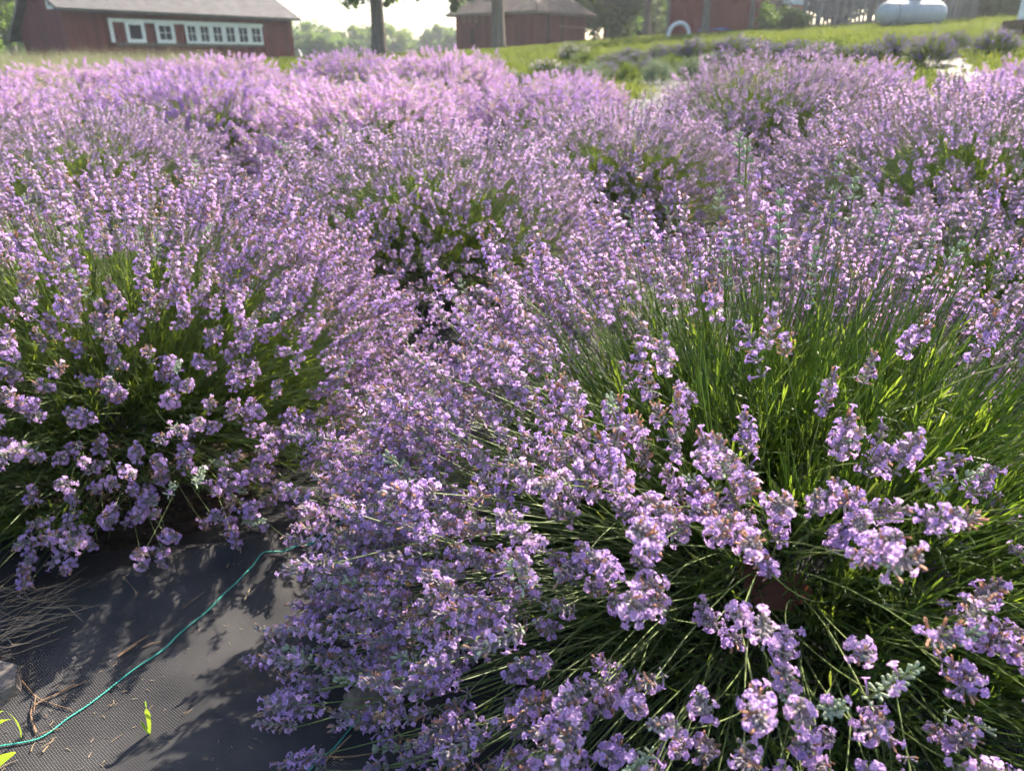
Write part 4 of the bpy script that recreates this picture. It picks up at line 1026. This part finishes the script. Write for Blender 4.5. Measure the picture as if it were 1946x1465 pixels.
tree(g1, 11.5, 4.0, .30, 'tall tree with bare grey trunk standing alone between barn and shed', 301, 7000, .13, crown_base=.36, nclump=44,
     hang=[(at(664, 2, 33.5), .42), (at(688, -8, 33), .45), (at(640, -14, 33.6), .4), (at(745, -6, 33.5), .30), (at(800, -8, 33.8), .35), (at(770, -14, 33.3), .4), (at(735, 8, 33.8), .12)])
tree(g2, 12, 4.2, .30, 'tree with dark trunk growing right in front of the red shed', 302, 7000, .13, crown_base=.34, nclump=44, lean=-.2,
     hang=[(at(868, 2, 35.5), .35), (at(885, -10, 35), .5), (at(862, 16, 35.6), .16), (at(930, -16, 35.5), .5), (at(1000, -18, 35.2), .5)])
# trees right of the shed and over the second barn
tree(ground_at(1150, 52), 7.5, 3.2, .2, 'dense dark tree beside the right end of the shed', 303, 12000, .17, crown_base=.0, nclump=60)
tree(ground_at(1225, 47), 9, 2.6, .22, 'tree with forked trunk between the shed and the dark red barn', 304, 9000, .15, crown_base=.22, nclump=50)
tree(ground_at(1192, 64), 9, 4, .25, 'pale green tree further back between shed and barn', 305, 11000, .22, crown_base=.0, nclump=50)
tree(ground_at(1335, 33.5), 7.5, 2.7, .16, 'leafy tree hanging over the front of the dark red barn', 306, 3600, .12, crown_base=.40, nclump=30)
tree(ground_at(1420, 33), 7.0, 1.9, .10, 'slender tree with thin trunks before the dark red barn', 307, 2400, .11, crown_base=.24, nclump=26)
tree(ground_at(1580, 40), 9, 3.2, .25, 'tree behind the weathered picket fence', 308, 10000, .17, crown_base=.08, nclump=50)
tree(ground_at(1700, 44), 10, 3.6, .25, 'tall tree rising behind the gas tank and board fence', 309, 10000, .18, crown_base=.04, nclump=50)
for i, (px, Y, H_, CR_, lab) in enumerate([(1128, 57, 3.4, 2.0, 'low leafy tree just right of the shed eave'), (1172, 58, 3.2, 2.2, 'low leafy tree under the gap right of the shed'),
        (1214, 57, 3.0, 2.0, 'low leafy tree left of the forked trunk'), (1250, 56, 3.2, 1.9, 'low leafy tree touching the left corner of the dark red barn'),
        (1545, 40, 2.9, 1.6, 'leafy bush-like tree behind the left end of the picket fence'), (1592, 40, 3.1, 1.7, 'leafy bush-like tree behind the middle of the picket fence'),
        (1640, 40, 3.0, 1.7, 'leafy bush-like tree behind the right end of the picket fence'), (1700, 39, 3.0, 1.7, 'leafy bush-like tree behind the left half of the gas tank'),
        (1765, 38, 3.0, 1.8, 'leafy bush-like tree behind the right half of the gas tank'), (1825, 37, 2.9, 1.5, 'leafy bush-like tree at the right end of the board fence')]):
    tree(ground_at(px, Y), H_, CR_, .09, lab, 370+i, 4200, .12, crown_base=.0, nclump=30)
# left end
tree(ground_at(-25, 50), 7.2, 2.8, .25, 'dark tree at the far left edge behind the barn gable', 310, 6000, .15, crown_base=.06, nclump=36)
tree(ground_at(28, 58), 7.6, 2.9, .25, 'dark tree just left of the barn gable', 311, 6000, .15, crown_base=.05, nclump=36)
tree(ground_at(60, 72), 7.2, 3.4, .25, 'paler tree farther back behind the barn gable', 312, 3500, .2, 'far_leaf', crown_base=.05, nclump=30)
# hazy row far behind the lawn
for i, (px, Y, pt, CR, lab) in enumerate([
        (592, 128, 44, 4.0, 'hazy round tree next to the far end of the long barn'),
        (614, 105, 66, 2.9, 'low pale green tree by the far end of the long barn'),
        (640, 132, 58, 2.3, 'hazy pointed tree left of the lone trunk'),
        (664, 118, 78, 2.6, 'low hazy tree just left of the lone trunk'),
        (698, 124, 52, 3.6, 'hazy broad tree directly behind the lone trunk'),
        (748, 122, 52, 3.6, 'hazy tall tree just right of the lone trunk'),
        (790, 135, 80, 3.2, 'low hazy tree midway between the lone trunk and the shed'),
        (838, 130, 50, 3.0, 'hazy tree left of the shed corner'),
        (866, 120, 50, 3.0, 'hazy tree partly hidden by the left end of the shed'),
        (570, 140, 46, 4.2, 'farthest hazy tree showing beside the long barn'),
        (812, 140, 78, 3.6, 'farthest hazy tree between the lone trunk and the shed')]):
    g_ = ground_at(px, Y); H_ = at(px, pt, Y).z - g_.z
    tree(g_, H_, CR, .16, lab, 330+i, 3600, .26, 'far_leaf', crown_base=.03, nclump=34, group='hazy trees beyond the lawn')
# far wood closing the horizon
def far_wood():
    rn = np.random.default_rng(9); cs, rs = [], []
    for a in np.linspace(R_(-62), R_(62), 210):
        d = rn.uniform(125, 145); h = rn.uniform(1.0, 2.8)
        for q in range(3):
            cs.append((math.sin(a)*d + rn.normal()*1.2, math.cos(a)*d, 1.2 + h*(q+.3)/3 + rn.normal()*.4)); rs.append(rn.uniform(1.0, 1.8))
    return leaf_cloud(np.array(cs), np.array(rs), 42000, .42, rn, 'far_wood', 'far_leaf')
wood = link('far_wood', far_wood()); tag(wood, 'far-off hazy wood along the horizon', 'woodland', kind='stuff')
# dark hedge at the upper right
def shrub(px, py, Y, w, h, label, seed, mat='tree_leaf', n=2600, size=.07, name='hedge_shrub', group=None):
    p = at(px, py, Y); g = Vector((p.x, p.y, gz(p.x, p.y))); rng = np.random.default_rng(seed)
    root = link(name, None, loc=g); tag(root, label, 'shrub', group)
    cs = rng.normal(size=(16, 3)); cs /= np.linalg.norm(cs, axis=1)[:, None]; cs *= rng.uniform(.3, .8, (16, 1)); cs[:, 2] = np.abs(cs[:, 2])
    cs = cs*np.array([w/2, w/2*.7, h]); cs[:, 2] = cs[:, 2]*.85 + .1
    link('foliage', leaf_cloud(cs, np.full(16, min(w, h*1.6)*.26), n, size, rng, 'foliage', mat), root)
    mb = MB()
    for k in range(4): mb.tube([(0, 0, -.1), tuple(cs[k]*.5), tuple(cs[k])], [.04, .03, .01], 5, cap=False)
    part('stem', mb, ['bark'], root)
shrub(1865, 26, 30.5, 1.9, 1.2, 'dark shrub at the left end of the hedge right of the board fence', 401)
shrub(1902, 24, 30.0, 1.7, 1.15, 'dark shrub in the middle of the hedge before the red house', 402)
shrub(1938, 22, 29.5, 1.6, 1.2, 'dark shrub at the right end of the hedge beside the white post', 403)
shrub(1455, 66, 31.5, 1.8, .95, 'loose green shrub at the foot of the tan lean-to', 404, 'tree_leaf', 2200, .06)
shrub(1505, 62, 30.8, 1.6, .85, 'loose green shrub before the small orange hut', 405, 'tree_leaf', 2000, .06)

# ------------------------------------------------------------------ grass
def grass_protos(n, seed, mat, blades, h, w, spread_):
    out = []
    for i in range(n):
        rng = random.Random(seed+i); mb = MB()
        for k in range(blades):
            x, y = rng.gauss(0, spread_), rng.gauss(0, spread_); az = rng.random()*6.28
            d = Vector((math.cos(az)*rng.uniform(.05, .5), math.sin(az)*rng.uniform(.05, .5), 1)).normalized(); L = h*rng.uniform(.5, 1.15)
            s = Vector((-math.sin(az+.6), math.cos(az+.6), 0))*w*.5; p = Vector((x, y, 0)); q = p + d*L*.6; tpt = p + d*L + Vector((d.x, d.y, -.1))*L*.25
            mb.add([p - s, p + s, q + s*.8, q - s*.8, tpt], [(0, 1, 2, 3), (3, 2, 4)], 0, rng.random())
        out.append(mb.mesh('grass_tuft', [mat]))
    return out
C_LAWN = proto_collection('lawn_tuft', grass_protos(4, 700, 'grass', 46, .085, .010, .14))
C_DRY = proto_collection('dry_tuft', grass_protos(4, 720, 'dry_grass', 44, .56, .006, .12))
C_WEED = proto_collection('weed_tuft', grass_protos(4, 740, 'weed', 34, .42, .008, .10))
def grass_field(name, pts, coll, sc, label, seed):
    rng = random.Random(seed); P, Q, S, I = [], [], [], []
    xs = np.array([p[0] for p in pts]); ys = np.array([p[1] for p in pts]); zs = gz_arr(xs, ys) - .03
    for x, y, z in zip(xs, ys, zs):
        P.append((x, y, z)); Q.append((0, 0, rng.random()*6.28)); S.append(rng.uniform(*sc)); I.append(rng.randrange(4))
    o = scatter(name, points_mesh(name, P, Q, S, I), coll); tag(o, label, 'grass'); return o
rg = random.Random(31); pts = []
while len(pts) < 9000:
    Y = 11 + 34*rg.random()**1.25; x = rg.uniform(-.80, .86)*Y
    if turf_mask(np.array(x), np.array(Y)) > .5: pts.append((x, Y))
grass_field('lawn_grass', pts, C_LAWN, (.8, 1.7), 'short mown lawn grass between the beds and the buildings', 1)
pts = []
while len(pts) < 900:
    px = rg.uniform(-40, 420); Y = rg.uniform(10.8, 14.5); d = ray(px, 110); pts.append((d.x/d.y*Y, Y))
grass_field('dry_grass', pts, C_DRY, (.7, 1.15), 'tall pale dry grass in front of the long barn', 2)
pts = []
while len(pts) < 420:
    px = rg.uniform(-120, 170); Y = rg.uniform(7.4, 11.5); d = ray(px, 110); pts.append((d.x/d.y*Y, Y))
grass_field('weeds', pts, C_WEED, (.7, 1.2), 'pale green weeds mixed with flowers at the left edge', 3)

# ------------------------------------------------------------------ small things on the fabric
def on_fab(px, py, up=0.0):
    p = at_z(px, py, 0.02)
    for _ in range(3): p = at_z(px, py, fz(p.x, p.y))
    p.z = fz(p.x, p.y) + up; return p
def resample(pts, step):
    out = [pts[0].copy()]; 
    for a, b in zip(pts, pts[1:]):
        n = max(1, int((b-a).length/step)); out += [a.lerp(b, (i+1)/n) for i in range(n)]
    return out
def catmull(P, n=10):
    out = []
    for i in range(len(P)-1):
        p0, p1, p2, p3 = P[max(i-1, 0)], P[i], P[i+1], P[min(i+2, len(P)-1)]
        for k in range(n):
            t = k/n; out.append(.5*((2*p1) + (p2-p0)*t + (2*p0-5*p1+4*p2-p3)*t*t + (3*p1-p0-3*p2+p3)*t**3))
    return out + [P[-1]]
def twine(pix, label):
    base = catmull([on_fab(*q) for q in pix]); base = resample(base, .0013)
    for p in base: p.z = fz(p.x, p.y) + .0028
    root = link('twine', None, loc=base[0]); tag(root, label, 'twine')
    ln = 0.0; S = [0.0]
    for a, b in zip(base, base[1:]): ln += (b-a).length; S.append(ln)
    for st in (0, math.pi):
        pts = []
        for i, p in enumerate(base):
            t = (base[min(i+1, len(base)-1)] - base[max(i-1, 0)]).normalized(); side = t.cross(Vector((0, 0, 1))).normalized()
            an = S[i]/.0085*6.2832 + st; pts.append(p + side*math.cos(an)*.0009 + Vector((0, 0, 1))*math.sin(an)*.0007 - base[0])
        mb = MB(); mb.tube(pts, [.00068]*len(pts), 5); link('strand', mb.mesh('strand', ['twine'], True), root)
twine([(-30, 1428), (0, 1420), (75, 1405), (130, 1367), (175, 1337), (250, 1278), (310, 1237), (345, 1203), (390, 1167), (430, 1127), (470, 1088), (512, 1050), (545, 1036), (600, 1018), (660, 990)],
      'green twisted twine lying across the black fabric between two bushes')
twine([(672, 1378), (645, 1412), (615, 1440), (585, 1470)], 'short dark green piece of twine under the bush at the bottom edge')

def tile_thing(name, mb, mats, loc, label, cat, group=None, smooth=False):
    o = link(name, mb.mesh(name, mats, smooth), loc=loc); tag(o, label, cat, group); return o
# paver corner at the left edge
pp = on_fab(-22, 1306); rng = random.Random(3)
mb = MB()
top = [(-.10, -.03), (.028, -.042), (.050, -.006), (.036, .024), (.0, .034), (-.1, .04)]
hts = .022
vt = [(x, y, hts) for x, y in top]; vm = [(x*1.02+rng.uniform(-.004, .004), y*1.02+rng.uniform(-.004, .004), hts*.75) for x, y in top]; vb = [(x*1.0+rng.uniform(-.008, .008), y+rng.uniform(-.008, .008), -.02) for x, y in top]
n6 = 6
mb.add(vt + vm + vb, [tuple(range(6))] + [(n6+i, n6+(i+1) % 6, (i+1) % 6, i) for i in range(6)] + [(2*n6+i, 2*n6+(i+1) % 6, n6+(i+1) % 6, n6+i) for i in range(6)])
tile_thing('concrete_paver', mb, ['paver'], pp, 'chipped grey concrete paver corner on the fabric at the left edge', 'paver')
# stone under the bush
sp_ = on_fab(700, 1352, .012)
def stone(r, seed):
    import bmesh
    b = bmesh.new(); bmesh.ops.create_icosphere(b, subdivisions=4, radius=1); rng = random.Random(seed); o = [Vector((rng.uniform(-9, 9), rng.uniform(-9, 9), rng.uniform(-9, 9))) for _ in range(3)]
    from mathutils import noise
    for v in b.verts:
        n_ = noise.noise(v.co*1.3+o[0])*.42 + noise.noise(v.co*3+o[1])*.16 + noise.noise(v.co*9+o[2])*.05
        v.co = v.co*(1+n_); v.co = Vector((v.co.x*r[0], v.co.y*r[1], v.co.z*r[2]))
    for f in b.faces: f.smooth = True
    me = bpy.data.meshes.new('stone'); b.to_mesh(me); b.free(); me.materials.append(M['stone']); me.attributes.new('tint', 'FLOAT', 'FACE'); return me
st_ = link('stone', stone((.040, .032, .024), 5), loc=sp_); tag(st_, 'rounded tan stone half hidden under the flowers of the nearest bush', 'stone')
# twigs and dry bits
def twig(pix, r, label, mat='twig', group='dry bits on the fabric', fork=None, lift=.002):
    r *= .68; P = catmull([on_fab(*q, lift + r) for q in pix], 4); o0 = P[0].copy(); mb = MB()
    n = len(P); mb.tube([p-o0 for p in P], [r*(1-.5*i/n) for i in range(n)], 5)
    if fork: F = [on_fab(*q, lift + r + .003) - o0 for q in fork]; mb.tube(F, [r*.6]*len(F), 4)
    tile_thing('dry_twig', mb, [mat], o0, label, 'twig', group)
twig([(70, 1395), (62, 1348), (118, 1318), (165, 1297)], .0022, 'long bent brown twig pointing at the green twine', fork=[(118, 1318), (143, 1305), (140, 1298)])
twig([(25, 1278), (48, 1302), (75, 1330), (135, 1350)], .0018, 'dark forked twig starting beside the concrete paver', fork=[(70, 1325), (66, 1360)])
twig([(225, 1250), (255, 1228), (284, 1210)], .0022, 'pair-like pale straw lying behind the twine in the shade', fork=[(228, 1252), (262, 1229)])
twig([(272, 1232), (290, 1225), (307, 1221)], .0018, 'short brown twig just right of the pale straw')
twig([(75, 1398), (95, 1391), (118, 1386)], .0015, 'thin brown twig touching the twine near the left edge')
twig([(465, 1143), (470, 1132), (476, 1122)], .0030, 'short tan bark chip right of the twine', 'straw')
twig([(82, 1432), (92, 1420), (104, 1406)], .0020, 'small frayed tan twig below the twine', 'straw', fork=[(80, 1426), (100, 1414)])
twig([(60, 1430), (63, 1420), (68, 1412)], .0012, 'tiny curled brown bit below the twine', 'straw')
twig([(210, 1344), (217, 1338), (216, 1332)], .0012, 'tiny forked brown bit right of the twine', 'straw', fork=[(203, 1346), (217, 1342)])
twig([(348, 1358), (358, 1356), (366, 1348)], .0012, 'small tan sliver between the green sprout and the near bush', 'straw')
twig([(212, 1412), (222, 1404), (234, 1396)], .0008, 'hair-thin pale straw left of the green sprout', 'straw')
twig([(235, 1098), (250, 1115), (262, 1132)], .0014, 'grey straw lying in the shade under the hanging flowers', 'straw')
twig([(348, 1158), (370, 1140), (390, 1122)], .0014, 'grey forked twig in the shade left of the twine', fork=[(352, 1150), (348, 1156)])
twig([(432, 1080), (434, 1072), (434, 1066)], .0012, 'tiny pale straw in the shade above the twine', 'straw')
twig([(0, 1462), (20, 1452), (36, 1446)], .0014, 'thin straw in the bottom left corner', 'straw')
twig([(618, 1450), (642, 1425), (668, 1400)], .0030, 'tan woody piece beside the short dark twine', 'straw')
twig([(600, 1440), (660, 1441), (720, 1432)], .0022, 'grey woody twig under the bush at the bottom edge')
# straw heap under bush B
def straw_heap():
    rng = random.Random(77); mb = MB()
    for k in range(85):
        px, py = rng.uniform(-60, 130), rng.uniform(1120, 1262)
        if py > 1262 - (px+60)*.42 + 20: continue
        p = on_fab(px, py, rng.uniform(.002, .03)); az = R_(rng.gauss(28, 28)); L = rng.uniform(.04, .14); d = Vector((math.cos(az), math.sin(az), rng.uniform(-.1, .1)))
        s = Vector((-d.y, d.x, 0))*rng.uniform(-.02, .02)
        mb.tube([p - d*L/2, p + s, p + d*L/2], [.0007, .0008, .0004], 3, 0, rng.random(), False)
    return mb
hp = link('straw_heap', straw_heap().mesh('straw_heap', ['straw'])); tag(hp, 'tangle of dry straw and stems under the shaded bush at the left', 'straw', kind='stuff')
# debris specks
def litter():
    rng = random.Random(78); mb = MB()
    for k in range(240):
        px, py = rng.uniform(0, 640), rng.uniform(1020, 1465); p = on_fab(px, py, .0015); az = rng.random()*6.28; L = rng.uniform(.002, .009)
        d = Vector((math.cos(az), math.sin(az), 0)); mb.tube([p - d*L/2, p + d*L/2], [.0006, .0004], 3, 0, rng.random(), False)
    return mb
lt = link('plant_litter', litter().mesh('plant_litter', ['straw'])); tag(lt, 'fine dry crumbs of plant litter scattered over the fabric', 'litter', kind='stuff')
# green blades
def blade_thing(blades, label, name='grass_blade'):
    o0 = blades[0][0].copy(); root = link(name, None, loc=o0); tag(root, label, 'grass')
    for P_, w in [(b[0:-1], b[-1]) for b in blades]:
        P_ = catmull([Vector(p) for p in P_], 6); mb = MB(); n = len(P_); vv = []
        for i, p in enumerate(P_):
            t = (P_[min(i+1, n-1)] - P_[max(i-1, 0)]).normalized(); s = t.cross(Vector((0.2, .8, .6)))
            if s.length < 1e-3: s = Vector((1, 0, 0))
            s.normalize(); ww = w*(.35 + .65*math.sin(min(1, (i+1)/n*1.6)*1.57))*(1 - max(0, i/n-.6)*2.3)
            vv += [p - s*ww - o0, p + s*ww - o0]
        mb.add(vv, [(2*i, 2*i+1, 2*i+3, 2*i+2) for i in range(n-1)], 0, .6); link('leaf', mb.mesh('leaf', ['blade'], True), root)
q0 = on_fab(284, 1394)
def lifted(px, py, dist_from):  # point above the fabric in the plane facing the camera through dist_from
    return at(px, py, dist_from)
blade_thing([[q0, lifted(283, 1370, q0.y+.004), lifted(279, 1350, q0.y), lifted(276, 1331, q0.y+.01), .0042],
             [q0, lifted(276, 1384, q0.y-.004), lifted(268, 1369, q0.y-.006), .0036]], 'small two-leaved green sprout growing through the fabric', 'green_sprout')
q1 = on_fab(-25, 1470)
blade_thing([[q1, lifted(5, 1440, q1.y), lifted(28, 1428, q1.y), .008]], 'broad green grass blade in the bottom left corner')
q2 = on_fab(-30, 1400)
blade_thing([[q2, lifted(-5, 1372, q2.y), lifted(20, 1366, q2.y), .006], [q2, lifted(0, 1352, q2.y), lifted(25, 1362, q2.y), lifted(38, 1385, q2.y), lifted(40, 1402, q2.y), .0022]],
            'curved green grass blades reaching in from the left edge above the twine')
# dead brown leaf caught in the near bush
dl = at(1470, 1112, .76); rng = random.Random(6)
mb = MB(); ring = []
for k in range(22):
    t = 2*math.pi*k/22; r = .034*(1 + .12*math.sin(3*t) + .10*rng.uniform(-1, 1) + (.06 if k % 2 else 0)); ring.append(Vector((math.cos(t)*r*1.25, math.sin(t)*r*.85, .006*math.sin(2*t) + .004*rng.uniform(-1, 1))))
mb.add([Vector((0, 0, .004))] + ring, [(0, k+1, (k+1) % 22 + 1) for k in range(22)], 0, .5)
leaf_ = link('dead_leaf', mb.mesh('dead_leaf', ['dead_leaf'], True), loc=dl, rot=(R_(50), R_(6), R_(-25))); tag(leaf_, 'dead reddish brown leaf caught among the green leaves of the nearest bush', 'leaf')

# bees
def bee(loc, rz, label, s=1.0):
    root = link('bee', None, loc=loc, rot=(R_(-10), R_(15), rz), scl=s); tag(root, label, 'bee')
    import bmesh
    def ell(c, r, bands):
        mb = MB(); n = 9; m_ = 12; vv = []
        for i in range(n+1):
            t = math.pi*i/n
            for k in range(m_):
                a = 6.2832*k/m_; vv.append((c[0] - math.cos(t)*r[0], c[1] + math.sin(t)*math.cos(a)*r[1], c[2] + math.sin(t)*math.sin(a)*r[2]))
        for i in range(n):
            mb.add(vv[i*m_:(i+2)*m_], [(k, (k+1) % m_, m_+(k+1) % m_, m_+k) for k in range(m_)], bands[i % len(bands)])
        return mb
    part('abdomen', ell((-.0052, 0, -.0004), (.0044, .0024, .0024), [0, 1, 0, 1, 1, 0, 1, 0, 0]), ['bee_dark', 'bee_amber'], root, True)
    part('thorax', ell((.0, 0, 0), (.0024, .0023, .0023), [1, 1, 1, 1, 0, 0, 1, 1, 1]), ['bee_dark', 'bee_amber'], root, True)
    part('head', ell((.003, 0, -.0003), (.0013, .0016, .0016), [0]), ['bee_dark'], root, True)
    for sy in (-1, 1):
        mb = MB(); mb.add([(0, sy*.0012, .002), (-.003, sy*.0042, .0034), (-.0075, sy*.0048, .0034), (-.0080, sy*.003, .003), (-.004, sy*.0014, .0024)], [(0, 1, 2, 3, 4)]); part('wing', mb, ['bee_wing'], root)
        for k in range(3):
            mb = MB(); x = .0012 - k*.0012; mb.tube([(x, sy*.0018, -.001), (x*1.4, sy*.0038, -.0018), (x*1.7, sy*.0042, -.0042)], [.0003, .00028, .0002], 4); part('leg', mb, ['bee_dark'], root)
def nearest_head(sing, L, px, py):
    b = min(sing, key=lambda s: (project(s['head']+L)[0]-px)**2 + (project(s['head']+L)[1]-py)**2); return b['head'] + L
hb = nearest_head(singA, Vector(A0), 1212, 335)
bee(hb + Vector((.004, -.013, -.004)), R_(20), 'small amber and black bee on a tall flower stalk above the middle bush', 1.15)
hb = nearest_head(singA, Vector(A0), 800, 1115)
bee(hb + Vector((.0, -.010, .010)), R_(140), 'dark bee among the violet flowers on the near bush\'s left side', 1.15)

# ------------------------------------------------------------------ air
def haze_box():
    m, n, l, out = new_mat('haze')
    v = n.new('ShaderNodeVolumePrincipled'); v.inputs['Color'].default_value = (0.86, 0.92, 1.0, 1); v.inputs['Density'].default_value = 0.0009
    v.inputs['Anisotropy'].default_value = 0.5
    l.new(v.outputs[0], out.inputs['Volume'])
    mb = MB(); mb.box((0, 57, 8), (346, 246, 20)); me = mb.mesh('haze', [m])
    o = link('haze', me); tag(o, 'thin pale summer haze', 'haze', kind='stuff')
haze_box()
